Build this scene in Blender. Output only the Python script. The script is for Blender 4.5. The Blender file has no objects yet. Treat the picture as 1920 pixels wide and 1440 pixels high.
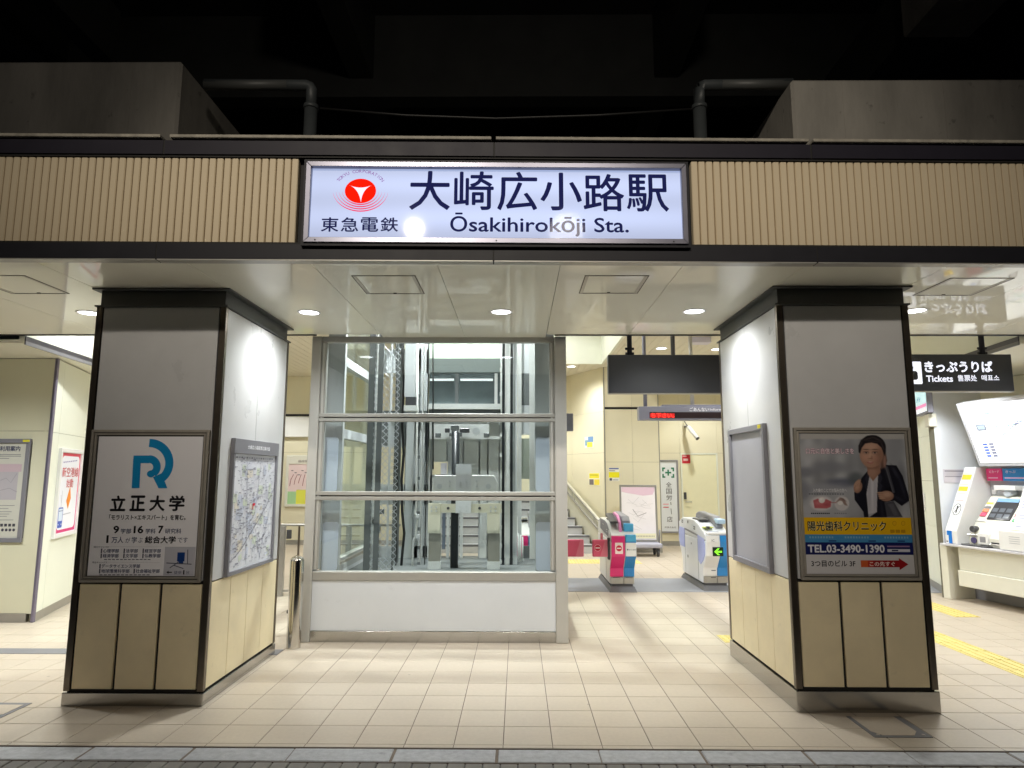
import bpy, bmesh, math, random
from mathutils import Vector, Matrix
random.seed(7)
SC = bpy.context.scene
COL = SC.collection

# ------------------------------------------------------------------ camera
F_PX, PITCH, ROLL, YAW, EYE = 1243.89, 0.13570, -0.0022, -0.0093, 1.627
def w2c(x, y, z):
    x, y = x*math.cos(YAW)-y*math.sin(YAW), x*math.sin(YAW)+y*math.cos(YAW)
    fw = y*math.cos(PITCH)+z*math.sin(PITCH); up = -y*math.sin(PITCH)+z*math.cos(PITCH)
    x, up = x*math.cos(ROLL)-up*math.sin(ROLL), x*math.sin(ROLL)+up*math.cos(ROLL)
    return x, up, -fw
M3 = Matrix([w2c(1, 0, 0), w2c(0, 1, 0), w2c(0, 0, 1)])      # rows: world axes in camera space = camera-to-world
EYEV = Vector((0, 0, EYE))
cam = bpy.data.cameras.new('camera'); cam.sensor_width = 36; cam.lens = 36*F_PX/1920; cam.clip_end = 300
co = bpy.data.objects.new('camera', cam); COL.objects.link(co)
co.matrix_world = Matrix.Translation(EYEV) @ M3.to_4x4()
SC.camera = co
def ray(u, v): return M3 @ Vector(((u-960)/F_PX, -(v-720)/F_PX, -1))
def at(u, v, ax, c):
    d = ray(u, v); k = 'xyz'.index(ax)
    return EYEV + d*((c-EYEV[k])/d[k])

# ------------------------------------------------------------------ world, lamps, exposure
W = bpy.data.worlds.new('World'); SC.world = W; W.use_nodes = True
W.node_tree.nodes['Background'].inputs[0].default_value = (0.010, 0.012, 0.018, 1)
W.node_tree.nodes['Background'].inputs[1].default_value = 0.25
VS = SC.view_settings
VS.view_transform = 'Standard'; VS.look = 'None'; VS.gamma = 1; VS.exposure = 0; VS.use_curve_mapping = False
SC.cycles.use_denoising = True
try: SC.cycles.denoiser = 'OPENIMAGEDENOISE'
except Exception: pass
SC.cycles.max_bounces = 12; SC.cycles.diffuse_bounces = 8; SC.cycles.glossy_bounces = 4
SC.cycles.transparent_max_bounces = 16; SC.cycles.transmission_bounces = 6
SC.cycles.caustics_reflective = False; SC.cycles.caustics_refractive = False
SC.cycles.sample_clamp_indirect = 6

def spot(name, loc, target, power, col, cone, blend, size):
    l = bpy.data.lights.new(name, 'SPOT'); l.energy = power; l.color = col
    l.spot_size = math.radians(cone); l.spot_blend = blend; l.shadow_soft_size = size
    o = bpy.data.objects.new(name, l); COL.objects.link(o); o.location = loc
    d = Vector(target)-Vector(loc); o.rotation_euler = d.to_track_quat('-Z', 'Y').to_euler()
    return o
COOL = (0.98, 1.0, 0.985)
P_CANOPY, P_HALL = 158, 215
# two street lamps across the road, behind the photographer
spot('street_lamp_light', (-2.13, -7.0, 8.2), (-0.15, 4.3, 4.5), 2950, (1.0, 0.90, 0.76), 42, 1.0, 0.19)
spot('street_lamp_light', (1.62, -7.0, 8.2), (0.2, 4.3, 5.0), 740, (1.0, 0.90, 0.77), 74, 1.0, 0.42)

# ------------------------------------------------------------------ materials
def lin(c):
    c = c/255
    return c/12.92 if c <= .04045 else ((c+.055)/1.055)**2.4
def S(r, g, b): return (lin(r), lin(g), lin(b), 1)
MATS = {}
def mat(name, col, rough=.5, metal=0, spec=.5, coat=0, emit=None, est=0, var=0, vscale=6, bump=0, bscale=60, stretch=None, spots=0):
    if name in MATS: return MATS[name]
    m = bpy.data.materials.new(name); m.use_nodes = True; nt = m.node_tree; N = nt.nodes; L = nt.links
    b = N['Principled BSDF']
    if len(col) == 3: col = (*col, 1)
    b.inputs['Base Color'].default_value = col
    b.inputs['Roughness'].default_value = rough; b.inputs['Metallic'].default_value = metal
    b.inputs['Specular IOR Level'].default_value = spec
    b.inputs['Coat Weight'].default_value = coat; b.inputs['Coat Roughness'].default_value = .03
    if emit:
        b.inputs['Emission Color'].default_value = (*emit[:3], 1); b.inputs['Emission Strength'].default_value = est
    if var or bump or spots:
        tc = N.new('ShaderNodeTexCoord'); mp = N.new('ShaderNodeMapping'); L.new(tc.outputs['Object'], mp.inputs['Vector'])
        if stretch: mp.inputs['Scale'].default_value = stretch
    if var:
        n = N.new('ShaderNodeTexNoise'); n.inputs['Scale'].default_value = vscale; n.inputs['Detail'].default_value = 6; n.inputs['Roughness'].default_value = .6
        L.new(mp.outputs['Vector'], n.inputs['Vector'])
        r = N.new('ShaderNodeMapRange'); r.inputs['From Min'].default_value = .25; r.inputs['From Max'].default_value = .75
        r.inputs['To Min'].default_value = 1-var; r.inputs['To Max'].default_value = 1+var*.6
        L.new(n.outputs['Fac'], r.inputs['Value'])
        mx = N.new('ShaderNodeMix'); mx.data_type = 'RGBA'; mx.blend_type = 'MULTIPLY'; mx.inputs['Factor'].default_value = 1
        mx.inputs['A'].default_value = col; L.new(r.outputs['Result'], mx.inputs['B'])
        out = mx.outputs['Result']
        if spots:
            n3 = N.new('ShaderNodeTexNoise'); n3.inputs['Scale'].default_value = 9; n3.inputs['Detail'].default_value = 3
            L.new(tc.outputs['Object'], n3.inputs['Vector'])
            r3 = N.new('ShaderNodeMapRange'); r3.inputs['From Min'].default_value = .66; r3.inputs['From Max'].default_value = .74
            r3.inputs['To Min'].default_value = 1; r3.inputs['To Max'].default_value = 1-spots; L.new(n3.outputs['Fac'], r3.inputs['Value'])
            m2 = N.new('ShaderNodeMix'); m2.data_type = 'RGBA'; m2.blend_type = 'MULTIPLY'; m2.inputs['Factor'].default_value = 1
            L.new(out, m2.inputs['A']); L.new(r3.outputs['Result'], m2.inputs['B']); out = m2.outputs['Result']
        L.new(out, b.inputs['Base Color'])
        r2 = N.new('ShaderNodeMapRange'); r2.inputs['To Min'].default_value = max(.02, rough*(1-var)); r2.inputs['To Max'].default_value = min(1, rough*(1+var))
        L.new(n.outputs['Fac'], r2.inputs['Value']); L.new(r2.outputs['Result'], b.inputs['Roughness'])
    if bump:
        n2 = N.new('ShaderNodeTexNoise'); n2.inputs['Scale'].default_value = bscale; n2.inputs['Detail'].default_value = 4
        L.new(mp.outputs['Vector'], n2.inputs['Vector'])
        bp = N.new('ShaderNodeBump'); bp.inputs['Strength'].default_value = bump; bp.inputs['Distance'].default_value = .01
        L.new(n2.outputs['Fac'], bp.inputs['Height']); L.new(bp.outputs['Normal'], b.inputs['Normal'])
    MATS[name] = m
    return m
def tile_mat(name, col, rough, rnd=.035):
    # slight tone of its own per tile (object random); grain, worn patches and small dark spots run over the whole floor
    m = bpy.data.materials.new(name); m.use_nodes = True; nt = m.node_tree; N = nt.nodes; L = nt.links; b = N['Principled BSDF']
    geo = N.new('ShaderNodeNewGeometry'); oi = N.new('ShaderNodeObjectInfo')
    def noise(sc, det, lo, hi, f0=.3, f1=.7):
        n = N.new('ShaderNodeTexNoise'); n.inputs['Scale'].default_value = sc; n.inputs['Detail'].default_value = det; L.new(geo.outputs['Position'], n.inputs['Vector'])
        r = N.new('ShaderNodeMapRange'); r.inputs['From Min'].default_value = f0; r.inputs['From Max'].default_value = f1; r.inputs['To Min'].default_value = lo; r.inputs['To Max'].default_value = hi
        L.new(n.outputs['Fac'], r.inputs['Value']); return n, r.outputs['Result']
    _, wear = noise(.9, 6, .92, 1.03); _, grain = noise(38, 4, .96, 1.03); n3, streak = noise(4.5, 5, .96, 1.02)
    r = N.new('ShaderNodeMapRange'); r.inputs['To Min'].default_value = 1-rnd; r.inputs['To Max'].default_value = 1+rnd*.5; L.new(oi.outputs['Random'], r.inputs['Value'])
    vo = N.new('ShaderNodeTexVoronoi'); vo.inputs['Scale'].default_value = 2.2; L.new(geo.outputs['Position'], vo.inputs['Vector'])
    vr = N.new('ShaderNodeMapRange'); vr.inputs['From Min'].default_value = .022; vr.inputs['From Max'].default_value = .036; vr.inputs['To Min'].default_value = .62; vr.inputs['To Max'].default_value = 1; L.new(vo.outputs['Distance'], vr.inputs['Value'])
    src = None
    for o in (wear, grain, streak, r.outputs['Result'], vr.outputs['Result']):
        mx = N.new('ShaderNodeMix'); mx.data_type = 'RGBA'; mx.blend_type = 'MULTIPLY'; mx.inputs['Factor'].default_value = 1
        if src is None: mx.inputs['A'].default_value = (*col, 1)
        else: L.new(src, mx.inputs['A'])
        L.new(o, mx.inputs['B']); src = mx.outputs['Result']
    L.new(src, b.inputs['Base Color'])
    rr = N.new('ShaderNodeMapRange'); rr.inputs['To Min'].default_value = rough*.75; rr.inputs['To Max'].default_value = rough*1.35; L.new(n3.outputs['Fac'], rr.inputs['Value']); L.new(rr.outputs['Result'], b.inputs['Roughness'])
    bp = N.new('ShaderNodeBump'); bp.inputs['Strength'].default_value = .06; bp.inputs['Distance'].default_value = .01; L.new(n3.outputs['Fac'], bp.inputs['Height']); L.new(bp.outputs['Normal'], b.inputs['Normal'])
    MATS[name] = m
    return m
def glass_mat(name, tint, refl=.05):
    m = bpy.data.materials.new(name); m.use_nodes = True; nt = m.node_tree; N = nt.nodes; L = nt.links
    N.remove(N['Principled BSDF'])
    t = N.new('ShaderNodeBsdfTransparent'); t.inputs[0].default_value = (*tint, 1)
    g = N.new('ShaderNodeBsdfGlossy'); g.inputs['Roughness'].default_value = .0; g.inputs[0].default_value = (.95, .97, 1, 1)
    lw = N.new('ShaderNodeLayerWeight'); lw.inputs['Blend'].default_value = .5
    p = N.new('ShaderNodeMath'); p.operation = 'POWER'; p.inputs[1].default_value = 4; L.new(lw.outputs['Facing'], p.inputs[0])
    a = N.new('ShaderNodeMath'); a.operation = 'MULTIPLY_ADD'; a.inputs[1].default_value = .5; a.inputs[2].default_value = refl
    L.new(p.outputs[0], a.inputs[0])
    mx = N.new('ShaderNodeMixShader'); L.new(a.outputs[0], mx.inputs[0]); L.new(t.outputs[0], mx.inputs[1]); L.new(g.outputs[0], mx.inputs[2])
    L.new(mx.outputs[0], N['Material Output'].inputs[0]); MATS[name] = m
    return m
def pm(r, g, b): return mat('print_%d_%d_%d' % (r, g, b), S(r, g, b), .35, spec=.4)

WHITE_PANEL = mat('white_panel', (.575, .58, .59), .28, var=.07, vscale=2.5, spots=.025)
TAN_PANEL = mat('tan_panel', (.86, .745, .50), .42, var=.10, vscale=3.2, bump=.03, spots=.10)
CREAM = mat('cream_wall', (.76, .71, .53), .4, var=.04, vscale=1.5)
CREAM_W = mat('pale_wall', (.80, .82, .71), .35, var=.04, vscale=1.5)
SOFFIT = mat('soffit_panel', (.90, .885, .775), .5, spec=.15, coat=.7, var=.04, vscale=1.2)
PLANK = mat('ceiling_plank', (.72, .68, .56), .4, var=.03)
BLACK_M = mat('black_metal', (.020, .020, .026), .5, spec=.25, var=.12, vscale=8)
BAND_M = mat('dark_band', (.018, .016, .026), .5, spec=.25, var=.15, vscale=5)
DARK = mat('dark_core', (.012, .011, .010), .7)
BRONZE = mat('bronze_trim', (.20, .17, .135), .30, metal=.9, var=.1, vscale=20)
STEEL = mat('brushed_steel', (.58, .56, .53), .28, metal=1, var=.06, vscale=6, stretch=(.3, .3, 8))
STEEL_H = mat('brushed_steel_plinth', (.46, .45, .43), .2, metal=1, var=.06, vscale=3, stretch=(1.2, 1.2, 30))
STEEL_M = mat('satin_steel', (.46, .45, .43), .4, metal=.85, var=.06, vscale=10)
ALU = mat('painted_aluminium', (.42, .41, .38), .42, metal=.35, var=.04)
ALU_L = mat('light_aluminium', (.56, .55, .52), .4, metal=.3, var=.04)
RIB_M = mat('ribbed_cladding', (.70, .59, .41), .55, var=.10, vscale=3, stretch=(1, 1, .35))
COPING_M = mat('coping', (.36, .335, .28), .7, var=.4, vscale=14, spots=.5)
CONC = mat('concrete', (.38, .36, .32), .85, var=.42, vscale=1.6, stretch=(1, 1, .25), bump=.3, bscale=24, spots=.35)
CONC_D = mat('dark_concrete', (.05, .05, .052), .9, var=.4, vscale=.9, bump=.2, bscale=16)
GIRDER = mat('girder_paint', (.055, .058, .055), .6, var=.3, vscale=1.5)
PIPE_M = mat('grey_pipe', (.05, .057, .06), .5, var=.15)
TILE = tile_mat('floor_tile', (.54, .465, .375), .36)
GROUT = mat('grout', (.16, .125, .095), .9, var=.3, vscale=8)
KERB_M = mat('kerb_granite', (.40, .405, .42), .6, var=.28, vscale=22, bump=.15, bscale=140, spots=.3)
PAVER_M = tile_mat('street_paver', (.18, .17, .15), .7, .2)
MAT_M = mat('gate_mat', (.30, .31, .34), .7, var=.08)
YEL_T = mat('tactile_yellow', (.68, .57, .20), .5, var=.12, vscale=9)
MARK_G = mat('grey_plate', (.19, .19, .205), .45, var=.05)
POST_G = mat('grey_frame', (.20, .20, .225), .4, var=.05)
INFO_P = mat('information_panel', (.25, .25, .31), .4, var=.04)
W_PLAS = mat('white_plastic', (.80, .80, .80), .3, var=.03)
C_PLAS = mat('cream_plastic', (.74, .73, .64), .35, var=.03)
PINK = mat('pink_plastic', (.75, .035, .20), .3)
PINK_F = mat('pink_flap', (.72, .10, .19), .35)
BLUE = mat('blue_plastic', (.03, .25, .62), .3)
LBLUE = mat('sky_blue_plastic', (.10, .48, .82), .3)
PERI = mat('periwinkle_pad', (.40, .45, .80), .4)
D_GREY = mat('dark_grey_plastic', (.06, .06, .065), .4)
M_GREY = mat('mid_grey_plastic', (.26, .26, .28), .45)
SIGN_BLK = mat('sign_black', (.065, .068, .08), .35, var=.05)
SCREEN = mat('dark_screen', (.03, .03, .035), .12)
GLASS = glass_mat('lift_glass', (.93, .965, .97), .06)
GLASS_S = glass_mat('shaft_glass', (.90, .95, .93), .04)
FROST = mat('frosted_plate', (.66, .71, .82), .3)
LIFT_G = mat('lift_grey_paint', (.56, .58, .59), .45, var=.05)
LIFT_L = mat('lift_light_paint', (.70, .71, .69), .45, var=.05)
LIFT_Y = mat('lift_cream_paint', (.72, .69, .55), .45, var=.08)
LIFT_D = mat('lift_dark_grey', (.14, .15, .15), .5, var=.08)
LIFT_B = mat('lift_black', (.012, .014, .016), .35)
CAR_GL = mat('car_dark_glass', (.13, .16, .165), .2, var=.3, vscale=3)
CABLE = mat('black_cable', (.012, .012, .012), .5)
WIRE = mat('wire_mesh', (.55, .57, .60), .4, metal=.6)
LAMP_E = mat('lamp_lens', (.9, .9, .9), .3, emit=(1, 1, 1), est=7)
WHITE_P = mat('white_paint', (.78, .78, .76), .4)
DOOR_M = mat('door_paint', (.82, .79, .55), .4, var=.03)
STEP_M = mat('stair_stone', (.52, .52, .52), .5, var=.08, vscale=8)
NOSE_M = mat('stair_nosing', (.14, .14, .15), .6)

# ------------------------------------------------------------------ mesh building
class Frame:
    """A flat working frame: a to the viewer's right, b up, c out towards the viewer."""
    def __init__(s, O, ex, n, ez=(0, 0, 1)):
        s.O = Vector(O); s.ex = Vector(ex).normalized(); s.n = Vector(n).normalized(); s.ez = Vector(ez).normalized()
    def P(s, a, b, c=0): return s.O + s.ex*a + s.ez*b + s.n*c
    def px(s, u, v, c=0):
        d = ray(u, v); p0 = s.O + s.n*c
        t = (p0-EYEV).dot(s.n)/d.dot(s.n); q = EYEV + d*t - p0
        return q.dot(s.ex), q.dot(s.ez)
def FY(y): return Frame((0, y, 0), (1, 0, 0), (0, -1, 0))
class MB:
    def __init__(s): s.v = []; s.f = []; s.m = []; s.mats = []; s.sm = []
    def mi(s, m):
        if m not in s.mats: s.mats.append(m)
        return s.mats.index(m)
    def add(s, vs, fs, m, smooth=False):
        o = len(s.v); s.v += [tuple(p) for p in vs]; k = s.mi(m)
        for f in fs: s.f.append([i+o for i in f]); s.m.append(k); s.sm.append(smooth)
        return s
    def box(s, x0, x1, y0, y1, z0, z1, m):
        vs = [(x, y, z) for x in (x0, x1) for y in (y0, y1) for z in (z0, z1)]
        return s.add(vs, [(0, 1, 3, 2), (4, 6, 7, 5), (0, 4, 5, 1), (2, 3, 7, 6), (0, 2, 6, 4), (1, 5, 7, 3)], m)
    def fbox(s, F, a0, a1, b0, b1, c0, c1, m):
        vs = [F.P(a, b, c) for a in (a0, a1) for b in (b0, b1) for c in (c0, c1)]
        return s.add(vs, [(0, 1, 3, 2), (4, 6, 7, 5), (0, 4, 5, 1), (2, 3, 7, 6), (0, 2, 6, 4), (1, 5, 7, 3)], m)
    def frame(s, F, a0, a1, b0, b1, w, c0, c1, m):
        s.fbox(F, a0, a1, b1-w, b1, c0, c1, m); s.fbox(F, a0, a1, b0, b0+w, c0, c1, m)
        s.fbox(F, a0, a0+w, b0+w, b1-w, c0, c1, m); return s.fbox(F, a1-w, a1, b0+w, b1-w, c0, c1, m)
    def prism(s, pts0, pts1, m, smooth=False):
        n = len(pts0)
        s.add(list(pts0)+list(pts1), [list(range(n))[::-1], list(range(n, 2*n))], m)
        return s.add(list(pts0)+list(pts1), [(i, (i+1) % n, n+(i+1) % n, n+i) for i in range(n)], m, smooth)
    def tube(s, pts, r, m, n=8, caps=True):
        pts = [Vector(p) for p in pts]; rings = []
        for i, p in enumerate(pts):
            d = (pts[min(i+1, len(pts)-1)]-pts[max(i-1, 0)]).normalized()
            q = Vector((0, 0, 1)) if abs(d.z) < .9 else Vector((1, 0, 0))
            e1 = d.cross(q).normalized(); e2 = d.cross(e1)
            rr = r[i] if isinstance(r, (list, tuple)) else r
            rings += [p+(e1*math.cos(2*math.pi*k/n)+e2*math.sin(2*math.pi*k/n))*rr for k in range(n)]
        fs = [(i*n+k, i*n+(k+1) % n, (i+1)*n+(k+1) % n, (i+1)*n+k) for i in range(len(pts)-1) for k in range(n)]
        s.add(rings, fs, m, True)
        if caps: s.add(rings[:n], [list(range(n))], m); s.add(rings[-n:], [list(range(n))], m)
        return s
    def cyl(s, F, a, b, c0, c1, r, m, n=16, rb=None):
        p0 = [F.P(a+r*math.cos(2*math.pi*k/n), b+(rb or r)*math.sin(2*math.pi*k/n), c0) for k in range(n)]
        p1 = [F.P(a+r*math.cos(2*math.pi*k/n), b+(rb or r)*math.sin(2*math.pi*k/n), c1) for k in range(n)]
        return s.prism(p0, p1, m, True)
def link_mesh(name, me, parent=None):
    o = bpy.data.objects.new(name, me); COL.objects.link(o)
    if parent is not None:
        o.parent = parent; o.matrix_parent_inverse = world_of(parent).inverted()
    return o
def world_of(o):
    if o.parent is None: return Matrix.LocRotScale(o.location, o.rotation_euler, o.scale)
    return world_of(o.parent) @ o.matrix_parent_inverse @ Matrix.LocRotScale(o.location, o.rotation_euler, o.scale)
def build(mb, name, parent=None, bevel=0, seg=1):
    me = bpy.data.meshes.new(name); me.from_pydata(mb.v, [], mb.f)
    for m in mb.mats: me.materials.append(m)
    me.polygons.foreach_set('material_index', mb.m); me.polygons.foreach_set('use_smooth', mb.sm); me.update()
    bm = bmesh.new(); bm.from_mesh(me); bmesh.ops.remove_doubles(bm, verts=bm.verts, dist=1e-5)
    bmesh.ops.recalc_face_normals(bm, faces=bm.faces); bm.to_mesh(me); bm.free()
    o = link_mesh(name, me, parent)
    if bevel:
        b = o.modifiers.new('bevel', 'BEVEL'); b.width = bevel; b.segments = seg; b.limit_method = 'ANGLE'; b.angle_limit = math.radians(40)
    return o
def tag(o, label, cat, group=None):
    o['label'] = label; o['category'] = cat
    if group: o['group'] = group
    return o
def thing(name, label, cat, loc=(0, 0, 0), group=None):
    o = bpy.data.objects.new(name, None); COL.objects.link(o); o.location = loc; o.empty_display_size = .1
    return tag(o, label, cat, group)
def dup(o, offset=None, label=None, parent=None):
    c = o.copy(); COL.objects.link(c)
    if parent is not None: c.parent = parent
    if offset is not None: c.location = Vector(o.location)+Vector(offset)
    if label: c['label'] = label
    for ch in [x for x in list(COL.objects) if x.parent == o]: dup(ch, parent=c)
    return c
def struct(mb, name, bevel=0):
    o = build(mb, name, None, bevel); o['kind'] = 'structure'; return o

# ------------------------------------------------------------------ lettering and flat print
_G = {}
def glyphs(s, bold=0.0):
    if (s, bold) in _G: return _G[s, bold]
    cu = bpy.data.curves.new('text', 'FONT'); cu.body = s; cu.resolution_u = 3
    ob = bpy.data.objects.new('text', cu); COL.objects.link(ob)
    ev = ob.evaluated_get(bpy.context.evaluated_depsgraph_get()); me = ev.to_mesh()
    vs = [(v.co.x, v.co.y) for v in me.vertices]; fs = [list(p.vertices) for p in me.polygons]
    ev.to_mesh_clear(); bpy.data.objects.remove(ob); bpy.data.curves.remove(cu)
    xs = [p[0] for p in vs]; ys = [p[1] for p in vs]
    w = max(xs)-min(xs); h = max(ys)-min(ys)
    base = [((x-min(xs))/w, (y-min(ys))/h) for x, y in vs]; V = []; Fs = []
    bx_, by_ = max(0, bold)/w*1.1, max(0, bold)/h*1.1
    for i, (dx, dy) in enumerate(((0, 0), (bx_, 0), (-bx_, 0), (0, by_), (0, -by_)) if bold > 0 else ((0, 0),)):
        Fs += [[q+len(V) for q in f] for f in fs]; V += [((x+dx+bx_)/(1+2*bx_), (y+dy+by_)/(1+2*by_), i*.00012) for x, y in base]
    r = (V, Fs, w/h)
    _G[s, bold] = r
    return r
class Print:
    """Flat print on a frame: everything laid out in the plane of the sheet, one thin layer over another."""
    def __init__(s, F, c): s.F = F; s.c = c; s.mb = MB(); s.n = 0
    def _p(s, a, b, k): return s.F.P(a, b, s.c+k*.0007)
    def ab(s, u, v): return s.F.px(u, v, s.c)
    def poly_ab(s, pts, m, k):
        s.n += 1; k += .8*(s.n % 700)/700 if s.n else 0
        s.mb.add([s._p(a, b, k) for a, b in pts], [list(range(len(pts)))], m)
    def poly(s, pts, m, k): s.poly_ab([s.ab(u, v) for u, v in pts], m, k)
    def rect(s, u0, v0, u1, v1, m, k):
        a0, b0 = s.ab(u0, v0); a1, b1 = s.ab(u1, v1); s.poly_ab([(a0, b0), (a1, b0), (a1, b1), (a0, b1)], m, k)
    def rect_ab(s, a0, b0, a1, b1, m, k): s.poly_ab([(a0, b0), (a1, b0), (a1, b1), (a0, b1)], m, k)
    def ell_ab(s, a, b, ra, rb, m, k, n=24): s.poly_ab([(a+ra*math.cos(2*math.pi*i/n), b+rb*math.sin(2*math.pi*i/n)) for i in range(n)], m, k)
    def ell(s, u, v, ru, rv, m, k, n=24):
        a, b = s.ab(u, v); a1, _ = s.ab(u+ru, v); _, b1 = s.ab(u, v-rv); s.ell_ab(a, b, a1-a, b1-b, m, k, n)
    def stroke_ab(s, pts, w, m, k):
        L = []; R = []
        for i, p in enumerate(pts):
            q0 = pts[max(i-1, 0)]; q1 = pts[min(i+1, len(pts)-1)]; dx, dy = q1[0]-q0[0], q1[1]-q0[1]; l = math.hypot(dx, dy) or 1
            ww = w[i] if isinstance(w, list) else w
            L.append((p[0]-dy/l*ww/2, p[1]+dx/l*ww/2)); R.append((p[0]+dy/l*ww/2, p[1]-dx/l*ww/2))
        n = len(pts); s.n += 1; k += .8*(s.n % 700)/700
        s.mb.add([s._p(a, b, k) for a, b in L+R], [(i, i+1, n+i+1, n+i) for i in range(n-1)], m)
    def stroke(s, pts, wpx, m, k):
        q = [s.ab(u, v) for u, v in pts]; a0, _ = s.ab(*pts[0]); a1, _ = s.ab(pts[0][0]+10, pts[0][1]); s.stroke_ab(q, wpx*abs(a1-a0)/10, m, k)
    def text_ab(s, t, a0, b0, a1, b1, m, k, bold=0.0, rot=0):
        vs, fs, asp = glyphs(t, bold)
        if rot:
            ca, cb = (a0+a1)/2, (b0+b1)/2; c, d = math.cos(rot), math.sin(rot); w, h = a1-a0, b1-b0
            P = [((x-.5)*w, (y-.5)*h) for x, y, q in vs]; s.mb.add([s._p(ca+x*c-y*d, cb+x*d+y*c, k) for x, y in P], fs, m)
        else: s.mb.add([s._p(a0+x*(a1-a0), b0+y*(b1-b0), k)+s.F.n*q for x, y, q in vs], fs, m)
    def text(s, t, u0, v0, u1, v1, m, k, bold=0.0):
        a0, b0 = s.ab(u0, v1); a1, b1 = s.ab(u1, v0); s.text_ab(t, a0, b0, a1, b1, m, k, bold)
    def done(s, name, parent):
        me = bpy.data.meshes.new(name); me.from_pydata(s.mb.v, [], s.mb.f)
        for m in s.mb.mats: me.materials.append(m)
        me.polygons.foreach_set('material_index', s.mb.m); me.update()
        return link_mesh(name, me, parent)
def zoom(x0, y0, sc):                         # coordinates read off an enlarged detail -> picture coordinates
    return lambda x, y: (x0+x/sc, y0+y/sc)

# ================================================================== GROUND
HALL_Y, HALL_Z, SOF = 15.8, 3.97, 3.036
fl = struct(MB().box(-12, 12, 4.236, 20, -.30, -.003, GROUT), 'floor')
TX, TY, T = -0.389, 4.287, 0.3
tmb = MB(); g = .0022
tmb.add([(g, g, -.0028), (T-g, g, -.0028), (T-g, T-g, -.0028), (g, T-g, -.0028),
         (g+.002, g+.002, 0), (T-g-.002, g+.002, 0), (T-g-.002, T-g-.002, 0), (g+.002, T-g-.002, 0)],
        [(4, 5, 6, 7), (0, 1, 5, 4), (1, 2, 6, 5), (2, 3, 7, 6), (3, 0, 4, 7)], TILE)
tiles = []; rest = MB()
def covered(x, y):
    return any(a-.0 <= x and x+T <= b and c <= y and y+T <= d for a, b, c, d in ((-3.22, -2.23, 4.93, 6.33), (1.94, 2.92, 4.88, 6.33), (-2.05, .49, 6.75, 9.1)))
cells = [(TX+i*T, TY+j*T) for j in range(0, 39) for i in range(-36, 38)]
cells = [c for c in cells if not covered(*c)]
near = [c for c in cells if c[1] < 6.95 and -3.9-(c[1]-4.3)*.75 < c[0] < 3.3+(c[1]-4.3)*.75][:299]
proto = None
for x, y in cells:
    if (x, y) in near:
        if proto is None: proto = build(tmb, 'tile', fl); o = proto
        else:
            o = proto.copy(); COL.objects.link(o); o.parent = fl
        o.location = (x, y, 0)
    else:
        rest.add([(x+g, y+g, 0), (x+T-g, y+g, 0), (x+T-g, y+T-g, 0), (x+g, y+T-g, 0), (x+g, y+g, -.0028), (x+T-g, y+g, -.0028), (x+T-g, y+T-g, -.0028), (x+g, y+T-g, -.0028)],
                 [(0, 1, 2, 3), (4, 5, 1, 0), (5, 6, 2, 1), (6, 7, 3, 2), (7, 4, 0, 3)], TILE)
for i in range(-36, 38):                      # the cut row along the kerb
    x = TX+i*T
    rest.add([(x+g, 4.242, 0), (x+T-g, 4.242, 0), (x+T-g, TY-g, 0), (x+g, TY-g, 0)], [(0, 1, 2, 3)], TILE)
o = build(rest, 'tile_field', fl); o['kind'] = 'stuff'
# kerb of granite blocks and the street pavement
kb = struct(MB().box(-12, 12, 4.045, 4.232, -.3, -.006, GROUT), 'kerb')
for i in range(-9, 10):
    x = -1.34+i*.606+(i % 3)*.004
    build(MB().box(x+.004, x+.601, 4.049, 4.229, -.1, -.001+random.uniform(-.0015, .001), KERB_M), 'kerb_stone', kb, .006)
pv = struct(MB().box(-30, 30, -14, 4.041, -.3, -.012, mat('asphalt', (.05, .05, .052), .85, var=.3, vscale=12, bump=.4, bscale=160)), 'street_pavement')
pmb = MB().box(.003, .097, -.195, -.003, -.05, -.004, PAVER_M); pr0 = None
for j in range(2):
    for i in range(-38, 38):
        if pr0 is None: pr0 = o = build(pmb, 'paver', pv, .004)
        else: o = pr0.copy(); COL.objects.link(o); o.parent = pv
        o.location = (i*.1+(.05 if j else 0), 4.04-j*.2, random.uniform(-.002, .001))
# inspection covers let into the floor
def cover(poly, inner, lab):
    o = tag(build(MB().prism([(x, y, -.002) for x, y in poly], [(x, y, .0035) for x, y in poly], MARK_G), 'access_cover'), lab, 'floor cover', 'floor covers')
    build(MB().prism([(x, y, .002) for x, y in inner], [(x, y, .0055) for x, y in inner], TILE), 'cover_plate', o)
    for x, y in poly[:2]: build(MB().cyl(Frame((0, 0, 0), (1, 0, 0), (0, 0, 1), (0, 1, 0)), x+(.04 if x < sum(p[0] for p in poly)/len(poly) else -.04), y+.035, .003, .007, .011, STEEL, 10), 'bolt', o)
cover([(2.235, 4.437), (2.60, 4.437), (2.60, 4.80), (2.235, 4.80)], [(2.30, 4.463), (2.50, 4.463), (2.55, 4.53), (2.55, 4.79), (2.26, 4.79), (2.26, 4.53)],
      'tile-filled floor cover with a dark steel rim in front of the right pillar')
cover([(-3.82, 4.66), (-3.47, 4.66), (-3.47, 4.975), (-3.82, 4.975)], [(-3.77, 4.69), (-3.55, 4.69), (-3.50, 4.75), (-3.50, 4.93), (-3.80, 4.93), (-3.80, 4.75)],
      'tile-filled floor cover with a steel rim left of the left pillar')
tag(build(MB().box(-7, -2.19, 6.275, 6.455, -.002, .004, MARK_G), 'shutter_rail'), 'flat grey metal strip set in the floor behind the left pillar', 'floor strip')
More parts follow.
